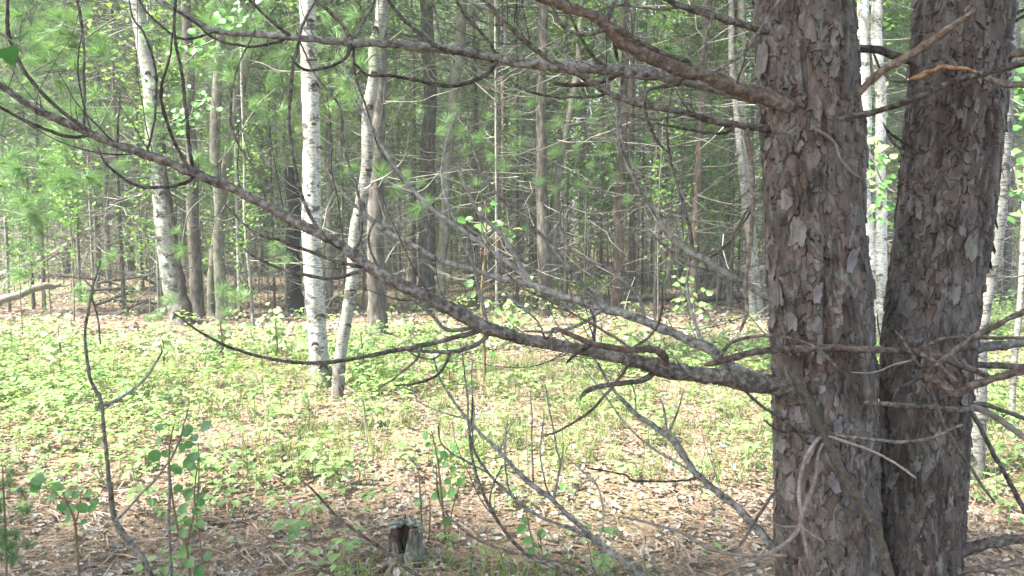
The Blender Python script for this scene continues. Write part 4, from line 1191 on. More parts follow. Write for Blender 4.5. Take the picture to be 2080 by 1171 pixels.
traced_tree('aspen_tree', 'trunk at far left with whitish upper part and dark foot', 'aspen tree', [(133, 568, 10.5), (132, 440, 9), (133, 330, 8), (138, 200, 7), (140, 60, 6), (142, 0, 6)], 'aspen', ('leafy', 0), 1, dead=4)
traced_tree('pine_tree', 'dark pine trunk nearest the left edge', 'pine tree', [(53, 572, 9.5), (47, 450, 8.5), (38, 300, 8), (30, 150, 7), (26, 0, 7)], 'pine_far', ('pine', 3), 0, dead=8)
traced_tree('pine_tree', 'dark leaning pine trunk left of the pale aspen', 'pine tree', [(268, 575, 11), (255, 470, 10), (243, 380, 9), (236, 250, 8), (232, 100, 7), (230, 0, 7)], 'pine_far', ('pine', 4), 0, dead=8)
traced_tree('birch_tree', 'thin crooked whitish stem between the far-left trunks', 'birch tree', [(222, 600, 5), (215, 450, 5), (212, 300, 5), (200, 180, 5), (192, 60, 5), (188, 0, 5)], 'birch_grey', ('leafy', 1), .3, dead=3)
traced_tree('birch_tree', 'very slim white birch stem in the distance left of centre', 'birch tree', [(912, 545, 4), (918, 440, 4.5), (921, 330, 4.5), (927, 200, 4), (935, 0, 4)], 'birch', ('leafy', 2), .2, dead=1)
traced_tree('pine_tree', 'far pine trunk with a swollen brown foot left of the central pine', 'pine tree', [(992, 556, 9), (994, 480, 8), (996, 360, 7.5), (1000, 200, 7), (1003, 0, 6)], 'pine_red', ('pine', 0), 0, dead=6)
traced_tree('pine_tree', 'grey pine trunk between the central pine and the reddish one', 'pine tree', [(1184, 580, 8), (1184, 450, 7.5), (1183, 300, 7), (1187, 100, 6), (1188, 0, 6)], 'trunk_grey', ('pine', 1), 0, dead=8)
traced_tree('pine_tree', 'dark slim trunk right of the grey scarred birch', 'pine tree', [(2045, 600, 7), (2046, 480, 7), (2052, 330, 6), (2060, 100, 6), (2064, 0, 6)], 'pine_far', ('pine', 2), 0, dead=8)
traced_tree('birch_tree', 'slender leaning birch near the right edge behind the branches', 'birch tree', [(2052, 880, 6), (2062, 700, 6), (2072, 560, 6), (2085, 420, 6), (2095, 240, 5)], 'birch_grey', ('leafy', 3), .3, dead=2)
traced_tree('birch_tree', 'pale thin stem just left of the bright white birch foot', 'birch tree', [(516, 690, 3.5), (508, 560, 3.2), (500, 420, 3), (496, 300, 3), (490, 120, 2.5)], 'birch_grey', None, .2, dead=3, height=4, sides=10)
traced_tree('pine_tree', 'grey trunk in the gap left of the charred snag', 'pine tree', [(537, 560, 9), (535, 440, 8), (528, 300, 8), (520, 120, 7), (515, 0, 7)], 'pine_far', ('pine', 3), 0, dead=8)
traced_tree('aspen_tree', 'slim dark trunk touching the right side of the bright white birch', 'tree', [(668, 640, 7), (670, 520, 7), (668, 380, 6.5), (672, 200, 6), (680, 0, 6)], 'trunk_grey', ('leafy', 1), 0, dead=6)

# ------------------------------------------------------------------ forest behind: individual trees
def forest_tree(kind, trunk, ti, ci, x, y, s, label, group, crown=True):
    root = empty({'pine': 'pine_tree', 'leafy': 'birch_tree' if trunk == 'birch' else 'aspen_tree'}[kind], (x, y, ghf(x, y)), label, 'tree' if trunk == 'grey' else ('birch tree' if trunk in ('birch', 'aspen') else 'pine tree'), group, rnd.random() * 6.28, 1)
    o = part('trunk', TRK[trunk, ti], root); o.scale = (s, s, 1)
    pr = PROTO[kind, ci]
    if kind == 'pine':
        for nme, me in zip(('dead_branches', 'crown_branches', 'crown'), pr):
            if nme == 'crown' and not crown: continue
            o = part(nme, me, root)
            if nme != 'crown': o['kind'] = 'stuff'
    else:
        o = part('crown_branches', pr[0], root); o['kind'] = 'stuff'
        if crown: part('crown', pr[1], root)
        d = part('dead_branches', PROTO['pine', ci][0], root); d['kind'] = 'stuff'; d.scale = (.6, .6, 1)
    return root


LAB = {'pine': ('tall grey-brown pine with bare dead lower branches in the shaded background', 'pines crowding the background'),
       'red': ('tall reddish-barked pine with bare dead lower branches in the background', 'reddish pines in the background'),
       'birch': ('slender white-barked birch standing in the background woods', 'white birches in the background'),
       'aspen': ('slender pale grey aspen standing in the background woods', 'pale aspens in the background'),
       'grey': ('slim grey-green leafy tree standing in the background woods', 'grey-green trees in the background')}
placed = []
tries = 0
while len(placed) < 265 and tries < 9000:
    tries += 1
    y = 12.2 + 42 * rnd.random() ** 1.15
    x = rnd.uniform(-1, 1) * (y * .66 + 1.5)
    u = CX + F_PX * x / y
    if y < 19 and any(abs(u - a) < 22 and Y < y + 4 for a, Y, r in TAKEN): continue
    if any((x - a) ** 2 + (y - b) ** 2 < .9 ** 2 for a, b in placed): continue
    k = rnd.choices(('pine', 'red', 'birch', 'aspen', 'grey'), (46, 12, 8, 12, 22))[0]
    placed.append((x, y))
    forest_tree('pine' if k in ('pine', 'red') else 'leafy', k, rnd.randrange(3), rnd.randrange(5 if k in ('pine', 'red') else 4), x, y, rnd.choice((.3, .36, .42, .5, .58, .72)), *LAB[k])

thin = 0
while thin < 75:
    y = 11.5 + 16 * rnd.random(); x = rnd.uniform(-1, 1) * (y * .66 + .6); u = CX + F_PX * x / y
    if any((x - a) ** 2 + (y - b) ** 2 < .5 ** 2 for a, b in placed) or any(abs(u - a) < 14 for a, Y, r in TAKEN): continue
    k = rnd.choices(('pine', 'red', 'birch', 'aspen', 'grey'), (40, 8, 10, 14, 28))[0]
    placed.append((x, y)); thin += 1
    forest_tree('pine' if k in ('pine', 'red') else 'leafy', k, rnd.randrange(3), rnd.randrange(5 if k in ('pine', 'red') else 4), x, y, rnd.uniform(.22, .38), *LAB[k], crown=thin % 3 == 0)
# trees beside and behind the viewpoint, whose crowns shade the foreground
w, c = leafy_parts(250, 10.5, 5.0, 60, 10500, 1.9, .09, .014, .26)
PROTO['shade', 0] = (w.mesh('crown_branches', M['trunk_grey']), c.mesh('crown', M['leaf_far'], False), 10.5)
for i, (k, ti, x, y, s_) in enumerate((('grey', 0, -2.6, .25, 1.1), ('aspen', 1, -4.5, .35, 1.1), ('grey', 2, -6.7, .5, 1.2), ('birch', 0, -3.4, -1.8, 1.0), ('grey', 1, -.7, -1.8, 1.1),
                                      ('grey', 0, -1.3, -3.4, 1.0), ('birch', 1, 2.2, -1.2, 1.0), ('grey', 2, 3.8, 1.2, 1.0), ('grey', 1, -9.2, .8, 1.1))):
    root = empty('shade_tree', (x, y, ghf(x, y)), 'leafy %s outside the frame %s, %s of the trees shading the foreground' % ({'grey': 'grey-trunked tree', 'aspen': 'aspen', 'birch': 'birch'}[k], 'to the left' if x < -2 else ('behind the viewpoint' if y < -1 else 'to the right'), ('first', 'second', 'third', 'fourth', 'fifth', 'sixth', 'seventh', 'eighth', 'last')[i]), 'tree', 'trees around the viewpoint', i * 1.1)
    o = part('trunk', TRK[k, ti], root); o.scale = (s_, s_, 1)
    o = part('crown_branches', PROTO['shade', 0][0], root); o['kind'] = 'stuff'
    part('crown', PROTO['shade', 0][1], root)

# ------------------------------------------------------------------ young soft-needled pines on the left and centre
def young_pine(px, base_py, s, idx, label, top=5.5, rz=0.0):
    Y = groundY(base_py); x = float(W(px, base_py, Y)[0])
    root = empty('young_pine', (x, Y, ghf(x, Y)), label, 'young pine', 'young soft-needled pines', rz, s)
    mb = MB(); P = [(0, 0, -.05, .035), (.02, 0, 1, .03), (0, .03, 2.5, .024), (.03, 0, 4, .016), (0, 0, 5.4, .006)]
    tube(mb, crspline(P, .15), 9, .15, .5); part('trunk', mb.mesh('trunk', M['trunk_grey']), root)
    pr = PROTO['young', idx]
    for nme, me in zip(('dead_branches', 'crown_branches', 'crown'), pr):
        o = part(nme, me, root)
        if nme != 'crown': o['kind'] = 'stuff'


for a in ((90, 640, .95, 0, 'soft-needled young pine filling the upper left corner', 5.5, 0), (200, 600, 1.1, 1, 'soft-needled young pine behind the far-left whitish trunk', 5.5, 1),
          (480, 620, 1.0, 2, 'soft-needled young pine between the aspen and the charred snag', 5.5, 2), (700, 600, 1.05, 0, 'soft-needled young pine behind the leaning birch', 5.5, 3),
          (-30, 650, .8, 2, 'bluish young pine cut by the left edge', 5.5, 4), (330, 570, 1.15, 0, 'soft-needled young pine behind the pale leaning aspen', 5.5, 5),
          (950, 575, 1.05, 1, 'soft-needled young pine left of the central dark pine', 5.5, 1.5), (1030, 560, 1.2, 2, 'hazy green young pine at the centre of the woods', 5.5, .4),
          (1420, 560, 1.2, 0, 'young pine left of the big left trunk in the distance', 5.5, 2.2), (570, 565, 1.2, 1, 'young pine behind the charred snag', 5.5, 2.7)):
    young_pine(*a)
YP = random.Random(19)
for k, (px, lab) in enumerate(((20, 'at the left edge behind the pale log'), (150, 'right of the far-left whitish trunk'), (250, 'behind the dark leaning pine'), (300, 'left of the pale aspen trunk'), (410, 'behind the brown pine beside the aspen'), (520, 'between the mossy trunks and the snag'),
                               (610, 'behind the bright birch'), (680, 'between the two birches'), (800, 'behind the pine right of the leaning birch'), (840, 'left of the rough flaky pine'), (930, 'right of the slim grey trunk'), (1060, 'just left of the central dark pine'),
                               (1150, 'right of the central dark pine'), (1220, 'left of the slim reddish pine'), (1330, 'right of the slim reddish pine'), (1470, 'left of the pair of aspens'), (1830, 'seen between the two big trunks'), (2050, 'at the right edge'))):
    young_pine(px, YP.uniform(535, 590), YP.uniform(1.05, 1.45), k % 3, 'hazy soft-needled young pine ' + lab, 5.5, k * .9)


# needle sprays of a nearer pine sapling, drawn where the photograph shows them
def bough(pts, Yd, tufts, label):
    """a thin bough carrying big needle tufts, each tuft a part"""
    base = W(pts[0][0], pts[0][1], Yd)
    root = empty('pine_bough', tuple(base), label, 'pine bough')
    P = crspline([(*W(px, py, Yd), rad_at(r * .6 * (.35 if k == 0 else 1), Yd)) for k, (px, py, r) in enumerate(pts)], .03)
    mb = MB(); tube(mb, P, 6, .2); part('stem', mb.mesh('stem', M['trunk_grey'], True, off=base), root)
    for k, (px, py, rp) in enumerate(tufts):
        me = TUFT[k % 4]
        c = W(px, py, Yd + rnd.uniform(-.1, .1)) - base
        o = part('needle_tuft', me, root); o.location = c; s = rad_at(rp, Yd) / .12; o.scale = (s, s, s)
        o.rotation_euler = (rnd.uniform(-.5, .9), rnd.uniform(-.3, .3), rnd.uniform(0, 6.28))


TUFT = []
for k in range(4):
    g = np.random.default_rng(900 + k)
    v, t = needle_tuft(g, 150, .13, .0016, 1.5)
    mb = MB(); mb.add(v, None, t, np.repeat(np.clip(g.normal(.6, .2, len(v) // 5), 0, 1), 5))
    TUFT.append(mb.mesh('needle_tuft', M['needle_soft'], False))

# ------------------------------------------------------------------ leafy saplings through the woods
for k in range(4):
    w, c, H = PROTO['sapling', k]
    mb = MB(); P = crspline([(0, 0, -.03, .011), (.03, 0, H * .35, .009), (-.02, .03, H * .7, .006), (.02, 0, H, .002)], .12); tube(mb, P, 6, .1, .5)
    PROTO['sapling', k] = (mb.mesh('stem', M['trunk_grey']), w.mesh('twigs', M['twig']), c.mesh('leaves', M['leaf_birch'], False))
cnt = 0
while cnt < 165:
    y = 9.8 + 30 * rnd.random() ** 1.1; x = rnd.uniform(-1, 1) * (y * .66 + .5)
    if y < 12 and rnd.random() < .6: continue
    r = empty('leafy_sapling', (x, y, ghf(x, y)), 'thin leafy green sapling in the undergrowth between the background trunks', 'sapling', 'leafy saplings in the undergrowth', rnd.random() * 6.28, rnd.uniform(.6, 1.3))
    k = rnd.randrange(4)
    for nme, me in zip(('stem', 'twigs', 'foliage'), PROTO['sapling', k]):
        o = part(nme, me, r)
        if nme == 'twigs': o['kind'] = 'stuff'
    cnt += 1

# ------------------------------------------------------------------ far woods: one leafy mass, and the thicket of thin stems before it
mb = MB()
for n, ya, yb, zt, thr, sz in ((90000, 42, 68, 27, .70, .26), (60000, 28, 42, 12, .90, .12), (36000, 18, 29, 8, 1.08, .07)):
    y = ya + (yb - ya) * rng.random(n); x = (rng.random(n) * 2 - 1) * (y * .70 + 3); z = zt * rng.random(n) ** .9
    k = (N1(x * .5, z * .5 + y * .3) + N2(x * 1.4, z * 1.4 + y)) > thr
    x, y, z = x[k], y[k], z[k]; n = len(x)
    scatter(mb, RHOMB[0], RHOMB[1], np.stack([x, y, z], -1), rotmats(n, .7), sz * (.8 + 1.0 * rng.random(n)), rng.random(n))
tag(link('far_woods_foliage', mb.mesh('far_woods_foliage', M['leaf_far'], False)), 'mass of sunlit leaves closing the view far behind the trunks', 'woods', kind='stuff')
mb = MB(); g = np.random.default_rng(77)
for i in range(2400):
    y = 14 + 26 * g.random() ** .9; x = g.uniform(-1, 1) * (y * .68 + 1)
    if i % 3 == 0: continue
    h = 1.2 + 4.5 * g.random(); r = .006 + .012 * g.random() * (y / 25)
    tube(mb, [(x, y, -.05, r), (x + g.normal(0, .12), y, h * .35, r * .9), (x + g.normal(0, .3), y, h * .7, r * .7), (x + g.normal(0, .55), y, h, r * .3)], 3, 0, g.random(), False)
for i in range(6500):
    y = 11 + 26 * g.random(); x = g.uniform(-1, 1) * (y * .68 + 1); z = .7 + 5.2 * g.random() ** 1.2
    P = branch_path(g, (x, y, z), g.random() * 6.28, .8 + 1.6 * g.random(), g.normal(0, .35), g.normal(.4, .4), 6, .005 + .007 * g.random() * (y / 16))
    tube(mb, P, 3, 0, g.random(), False)
tag(link('thicket_of_thin_stems', mb.mesh('thicket_of_thin_stems', M['twig'])), 'tangle of thin dead stems and twigs filling the gaps between background trunks', 'thicket', kind='stuff')

# ------------------------------------------------------------------ thin mist volume, added to lift the dark background
HX, HY0, HY1, HZ0, HZ1 = 140.0, -20.0, 140.0, -2.0, 34.0
hv = [(x, y, z) for z in (HZ0, HZ1) for y in (HY0, HY1) for x in (-HX, HX)]
mb = MB(); mb.add(hv, [(0, 2, 3, 1), (4, 5, 7, 6), (0, 1, 5, 4), (2, 6, 7, 3), (0, 4, 6, 2), (1, 3, 7, 5)])
hm, hnt, hout = mat('added_haze')
pv = hnt.nodes.new('ShaderNodeVolumePrincipled'); pv.inputs['Density'].default_value = .0026; pv.inputs['Color'].default_value = (.93, .98, .93, 1); pv.inputs['Anisotropy'].default_value = .2
hnt.links.new(pv.outputs[0], hout.inputs['Volume'])
tag(link('added_haze', mb.mesh('added_haze', hm, False)), 'thin pale veil added to lighten the far woods', kind='stuff')

# ------------------------------------------------------------------ stump
def stump():
    Y = groundY(1158); X = float(W(824, 1158, Y)[0])
    root = empty('tree_stump', (X, Y, ghf(X, Y)), 'small rotten hollow stump with a lichen-grey top near the bottom edge', 'stump')
    g = np.random.default_rng(5)
    n, m = 48, 14
    V = []
    def wall(rf, zoff):
        out = []
        for j in range(m):
            t = j / (m - 1)
            for i in range(n):
                a = i / n * 2 * math.pi
                front = max(0, math.cos(a + math.pi / 2 + .25)) ** 3        # towards the camera
                hgt = .155 + .012 * math.sin(a * 5) + .014 * jag[i] - .085 * front
                ridge = .006 * math.sin(a * 7 + 1) + .005 * math.sin(a * 13) + .003 * jag[(i * 7) % n]
                flare = .030 * (1 - t) ** 3 * (1 + .5 * math.sin(a * 4 + .6))
                r = rf(t) + ridge + flare
                out.append((math.cos(a) * r, math.sin(a) * r, -.02 + (hgt + .02 + zoff) * t))
        return np.array(out)
    jag = g.normal(0, 1, n)
    outer = wall(lambda t: .066 + .003 * math.sin(t * 9), 0); inner = wall(lambda t: .040 - .01 * (1 - t), -.004)
    i, j = np.meshgrid(np.arange(n), np.arange(m - 1)); i2 = (i + 1) % n
    q = np.stack([j * n + i, j * n + i2, (j + 1) * n + i2, (j + 1) * n + i], -1).reshape(-1, 4)
    k = len(outer); a = np.arange(n); b = (a + 1) % n; top = (m - 1) * n
    mb = MB(); mb.add(outer, q)
    part('outer_wood', mb.mesh('outer_wood', M['stump_wood'], False), root)
    mb = MB(); mb.add(np.vstack([outer, inner]), np.vstack([q[:, ::-1] + k, np.stack([top + a, top + b, top + b + k, top + a + k], -1)]))
    part('hollow_core', mb.mesh('hollow_core', M['stump_dark'], False), root)
    mb = MB()                                       # crusty lichen cap on the rim and back
    pos = []
    for q_ in range(420):
        a = g.uniform(-.6, math.pi + .8); r = g.uniform(.018, .074)
        pos.append((math.cos(a) * r, math.sin(a) * r, .158 + g.normal(0, .004) - .5 * max(0, r - .06)))
    pos = np.array(pos)
    scatter(mb, DEADV, DEADQ, pos, rotmats(len(pos), .5, g), .010 + .014 * g.random(len(pos)), g.random(len(pos)), True)
    part('lichen_crust', mb.mesh('lichen_crust', M['lichen'], False), root)
    mb = MB()
    for a, L in ((-.3, .13), (.9, .09), (2.7, .10), (4.0, .12), (-1.2, .09)):
        c, s = math.cos(a), math.sin(a)
        tube(mb, crspline([(c * .05, s * .05, .05, .022), (c * .085, s * .085, .015, .017), (c * (.07 + L), s * (.07 + L), -.02, .007)], .01), 9, .3, .5)
    part('root_flare', mb.mesh('root_flare', M['stump_wood'], False), root)


M['stump_wood'] = bark_mat('rotten_wood', [(.32, (.035, .028, .021)), (.46, (.12, .10, .078)), (.60, (.22, .19, .155)), (.8, (.34, .30, .255))], 45, (1, 1, .25), 1.0, moss=((.07, .09, .03), .6))
M['stump_dark'] = bark_mat('rotten_core', [(.35, (.025, .017, .012)), (.5, (.08, .05, .033)), (.7, (.17, .10, .065))], 45, (1, 1, .3), 1.0)
M['lichen'] = bark_mat('lichen', [(.3, (.14, .145, .10)), (.55, (.26, .27, .20)), (.8, (.36, .37, .30))], 60, (1, 1, 1), .5)
stump()


# ------------------------------------------------------------------ logs and sticks on the ground
def log(name, pts, Y0, Y1, m, label, cat='log', group=None, sides=14, rough=.22, snags=0):
    ps = []
    for k, (px, py, r) in enumerate(pts):
        Y = Y0 + (Y1 - Y0) * k / (len(pts) - 1); ps.append((*W(px, py, Y), rad_at(r, Y)))
    P = crspline(ps, .05); base = P[len(P) // 2, :3].copy(); base[2] = 0
    root = empty(name, tuple(base), label, cat, group)
    mb = MB(); tube(mb, P, sides, rough, .5, True, len(pts) * 7)
    part('stem', mb.mesh('stem', M[m], True, off=base), root)
    g = np.random.default_rng(len(P))
    for i in range(snags):
        k = g.integers(2, len(P) - 1)
        b = branch_path(g, P[k, :3], g.random() * 6.28, .3 + .6 * g.random(), .8, .1, 5, P[k, 3] * .3)
        mb = MB(); tube(mb, b, 5, .2, .5); part('twig', mb.mesh('twig', M['twig'], True, off=base), root)


log('fallen_log', [(-200, 680, 9), (-60, 636, 8.5), (0, 611, 8), (40, 600, 8), (60, 589, 7), (92, 581, 7), (108, 583, 5), (124, 578, 2.5)], 9.9, 10.6, 'limb_pale', 'pale fallen log poking in from the left edge above the plants', snags=2)
log('leaning_pole', [(-80, 590, 8), (20, 553, 7.5), (110, 515, 6.5), (165, 478, 6), (240, 432, 4)], 16.5, 16.8, 'trunk_grey', 'long grey pole leaning up to the right beside the far-left trunks', 'leaning pole', snags=5)
log('fallen_log', [(1270, 607, 6), (1340, 603, 7), (1420, 607, 7), (1500, 602, 6.5), (1560, 606, 6)], 14.0, 14.3, 'pine_far', 'dark thin log lying on the leaf litter left of the big left trunk', snags=3)
log('fallen_log', [(2000, 602, 7), (2040, 604, 7), (2100, 613, 7), (2180, 622, 6)], 15.0, 15.2, 'pine_far', 'dark fallen log at the right edge behind the branches', snags=1)
log('fallen_log', [(1440, 652, 6), (1500, 655, 7), (1560, 652, 6)], 11.6, 11.8, 'pine_far', 'short dark log beside the foot of the pale aspen at the big left trunk', snags=1)
for k, (a, b, c, d, Y, w_) in enumerate(((190, 622, 330, 578, 12.9, 'steepest'), (170, 590, 340, 592, 13.6, 'level'), (240, 640, 310, 607, 12.2, 'shortest'), (200, 575, 350, 560, 14.0, 'backmost'),
                                     (285, 560, 345, 605, 12.5, 'left-falling'), (230, 612, 345, 623, 12.6, 'lowest'), (120, 560, 260, 583, 14.5, 'leftmost'))):
    log('fallen_branch', [(a, b, 3.5), ((a + c) / 2, (b + d) / 2 - 4, 3), (c, d, 1.6)], Y, Y + .4, 'limb', w_ + ' dark dead branch of the brush heap left of the pale leaning aspen', 'branch', 'dead branches heaped left of the aspen', 7, .2, 4)


# ------------------------------------------------------------------ saplings near the camera
def roundleaf(seed):
    g = np.random.default_rng(seed); n = 16
    V = []
    for i in range(n):
        a = i / n * 2 * math.pi
        r = .5 * (1 + .02 * g.normal()) * (1 + .10 * max(0, math.sin(a)) ** 6)
        V.append((math.cos(a) * r, .5 + math.sin(a) * r, .10 * abs(math.cos(a)) - .08 * math.sin(a) ** 2))
    inner = [(math.cos(i / 8 * 2 * math.pi) * .25, .5 + math.sin(i / 8 * 2 * math.pi) * .27, .02 * abs(math.cos(i / 8 * 2 * math.pi)) - .03) for i in range(8)]
    V += inner + [(0, .5, -.03)]
    T = []
    for i in range(8):
        a, b, c = 2 * i, (2 * i + 1) % 16, (2 * i + 2) % 16
        p, q = 16 + i, 16 + (i + 1) % 8
        T += [(a, b, p), (b, q, p), (b, c, q), (24, p, q)]
    k = 25
    V += [(-.012, -.5, -.02), (.012, -.5, -.02), (.01, .02, .0), (-.01, .02, 0)]; T += [(k, k + 1, k + 2), (k, k + 2, k + 3)]
    mb = MB(); mb.add(np.array(V), None, T, g.random() * .5 + .25)
    return mb.mesh('leaf', M['leaf_aspen'], True)


RL = [roundleaf(s) for s in range(5)]
_ov = LEAFV.copy()
def ovleaf(seed, m):
    g = np.random.default_rng(seed)
    V = list(map(tuple, LEAFV)); T = list(LEAFT); k = len(V)
    V += [(-.012, -.4, -.02), (.012, -.4, -.02), (.01, .02, .0), (-.01, .02, 0)]; T += [(k, k + 1, k + 2), (k, k + 2, k + 3)]
    mb = MB(); mb.add(np.array(V), None, T, g.random() * .5 + .3)
    return mb.mesh('leaf', M[m], True)


M['leaf_dark'] = leaf_mat('matte_leaf', (.03, .09, .02), (.05, .14, .03), .3, rough=.85, spec=.08)
DL = [ovleaf(7, 'leaf_dark')]
OL = [ovleaf(s, 'leaf_cover') for s in range(4)]


def sapling(name, label, cat, Y, stems, leaves, meshes, m='stem_green', group=None, dy=.08, face=.9):
    f = stems[0][0]; X = float(W(f[0], f[1], Y)[0])
    base = np.array((X, Y, ghf(X, Y)))
    root = empty(name, tuple(base), label, cat, group)
    g = np.random.default_rng(abs(int(f[0])) + 5)
    allp = []
    for st in stems:
        P = crspline([(*W(px, py, Y + g.normal(0, .01)), rad_at(r, Y)) for px, py, r in st], .02)
        mb = MB(); tube(mb, P, 7, .2, .5); part('stem', mb.mesh('stem', M[m], True, off=base), root); allp.append(P)
    Q = np.vstack(allp)
    for px, py, r in leaves:
        Yl = Y + g.uniform(-dy, dy); c = W(px, py, Yl); s = 2.1 * rad_at(r, Yl)
        near = Q[np.argmin(np.linalg.norm(Q[:, :3] - c, axis=1)), :3]
        d = c - near
        o = part('leaf', meshes[g.integers(0, len(meshes))], root)
        nz = Vector((g.normal(0, .45), -.75 + g.normal(0, .35), .75)).normalized()      # blades held half upright
        yv = Vector(d) + Vector((0, 0, -.01)); yv = (yv - nz * yv.dot(nz)).normalized() if yv.length > 1e-4 else nz.orthogonal()
        xv = yv.cross(nz); rot = Matrix((xv, yv, nz)).transposed()
        o.rotation_euler = rot.to_euler(); o.scale = (s, s, s)
        off = rot @ Vector((0, .5 * s, 0)); o.location = Vector(c - base) - off
    return root


sapling('aspen_sapling', 'small round-leaved aspen sapling with dark green leaves at lower left', 'sapling', 2.9,
        [[(400, 1262, 3.2), (386, 1171, 3), (379, 1113, 2.6), (362, 1078, 2.4), (350, 1010, 2.2), (344, 949, 2), (345, 900, 1.6), (354, 862, 1.2)],
         [(418, 1262, 2.4), (412, 1171, 2.2), (408, 1113, 2), (398, 1040, 1.8), (395, 1000, 1.5), (403, 930, 1.2)],
         [(379, 1113, 2), (388, 1070, 1.8), (400, 1020, 1.6), (404, 960, 1.4), (403, 900, 1)]],
        [(314, 926, 12), (338, 921, 11), (321, 896, 9), (323, 868, 9), (383, 872, 9), (418, 867, 13), (376, 880, 9), (395, 889, 9), (383, 904, 9), (369, 908, 9), (393, 928, 13), (384, 940, 12), (389, 949, 10), (354, 950, 9), (360, 957, 9), (362, 993, 9), (384, 986, 7), (383, 1002, 11), (405, 1010, 10), (407, 1020, 9), (372, 1034, 11), (398, 1039, 8), (383, 1061, 9), (407, 1063, 8), (372, 1082, 9), (376, 1119, 13), (384, 1143, 12), (405, 1159, 11), (422, 1129, 10), (352, 1075, 6)], RL)
sapling('aspen_sapling', 'low aspen sapling with a clump of broad leaves near the left bottom corner', 'sapling', 3.1,
        [[(164, 1230, 3), (160, 1171, 3), (156, 1110, 2.6), (152, 1060, 2.4), (140, 1030, 2), (127, 1000, 1.4)], [(153, 1064, 1.6), (162, 1030, 1.4), (164, 1000, 1)], [(140, 1030, 1.4), (110, 1000, 1.2), (80, 985, 1)]],
        [(77, 976, 13), (94, 1022, 14), (113, 990, 11), (137, 1003, 10), (126, 1031, 10), (143, 1036, 12), (167, 1032, 11), (178, 1003, 10), (186, 1034, 9), (191, 1020, 9), (155, 1005, 9), (155, 1053, 10), (169, 1061, 7), (137, 1055, 7), (72, 992, 10), (109, 1007, 9), (164, 990, 8)], RL)
sapling('aspen_sapling', 'round-leaved aspen sapling standing behind the small stump', 'sapling', 3.55,
        [[(912, 1180, 3), (905, 1090, 2.6), (896, 1000, 2.4), (888, 930, 2), (875, 870, 1.4)], [(870, 1120, 2.2), (873, 1060, 2), (873, 1010, 1.4)], [(858, 1120, 2.4), (856, 1050, 2.2), (850, 955, 1.5)], [(908, 1110, 1.6), (918, 1040, 1.5), (936, 979, 1)]],
        [(864, 884, 9), (869, 865, 7), (870, 904, 6), (885, 918, 8), (902, 925, 9), (893, 933, 7), (904, 944, 7), (921, 954, 8), (895, 1003, 12), (918, 1002, 11), (909, 979, 8), (924, 913, 9), (907, 1060, 10), (850, 1022, 9), (936, 979, 9), (881, 1010, 8)], RL)
sapling('aspen_sapling', 'tiny sapling with three leafy tiers at the bottom centre', 'sapling', 3.3,
        [[(1088, 1190, 2.2), (1085, 1120, 2), (1072, 1060, 1.8), (1066, 1020, 1.2)], [(1100, 1190, 1.8), (1102, 1130, 1.6), (1095, 1080, 1.2)]],
        [(1068, 1058, 8), (1060, 1075, 10), (1072, 1100, 10), (1080, 1120, 9), (1100, 1085, 10), (1090, 1110, 8), (1112, 1130, 7), (1066, 1030, 6)], RL)
sapling('broadleaf_sapling', 'fresh green sapling whose broad leaves show before the central dark pine', 'sapling', 7.2,
        [[(985, 795, 3.5), (983, 700, 3.2), (978, 600, 3), (985, 520, 2.6), (988, 460, 2), (985, 410, 1.2)], [(985, 520, 1.6), (1010, 490, 1.4), (1040, 475, 1)], [(979, 610, 1.4), (965, 590, 1.2), (953, 576, 1)]],
        [(1003, 414, 7), (989, 426, 7), (1001, 424, 7), (972, 426, 6), (938, 448, 9), (953, 445, 7), (974, 462, 11), (987, 465, 11), (1001, 452, 10), (1013, 455, 10), (1026, 469, 10), (1038, 479, 9), (1052, 465, 9), (1066, 465, 7), (1035, 489, 8), (1018, 472, 9), (953, 576, 10), (977, 633, 8), (985, 600, 7), (960, 600, 8), (995, 670, 9), (972, 690, 9), (1000, 720, 9)], OL + RL)


def cluster(cx, cy, sx, sy, n, r, seed):
    g = np.random.default_rng(seed)
    return [(cx + g.normal(0, sx), cy + g.normal(0, sy), r * g.uniform(.7, 1.25)) for _ in range(n)]


def spray(label, Y, pts, leaves, meshes=None):
    return sapling('leafy_twig', label, 'leafy twig', Y, [pts], leaves, meshes or RL, 'twig', dy=.2)


spray('bright green leafy twig hanging right of the pale leaning aspen', 7.0, [(352, 235, 2.5), (385, 240, 2), (400, 205, 1.5), (440, 222, 1.2)], cluster(380, 240, 28, 14, 26, 6.5, 1) + cluster(410, 200, 16, 14, 12, 6, 2) + [(424, 219, 6), (444, 222, 7)])
spray('bright green leafy twig under the upper grey limb', 6.5, [(470, 60, 2.5), (430, 85, 2), (400, 95, 1.5), (375, 106, 1)], cluster(415, 95, 26, 14, 24, 7, 3) + cluster(460, 40, 30, 20, 22, 7, 4))
spray('yellow-green leafy twig between the two big trunks', 5.5, [(1840, 400, 3), (1800, 380, 2), (1775, 330, 1.5), (1760, 290, 1)], cluster(1795, 330, 22, 35, 36, 7.5, 5) + cluster(1790, 420, 22, 22, 22, 7.5, 6), RL + OL)
spray('bright leaves at the right edge above the leaning stick', 5.0, [(2100, 420, 3), (2075, 400, 2), (2060, 340, 1.5)], cluster(2072, 180, 12, 40, 20, 9, 7) + cluster(2070, 400, 14, 40, 22, 9, 8), RL + OL)
spray('two large soft green leaves hanging in the top left corner', 1.62, [(-30, 50, 2.5), (0, 68, 2.2), (30, 88, 2), (64, 108, 1.4)], [(20, 112, 22), (44, 72, 20)], DL)
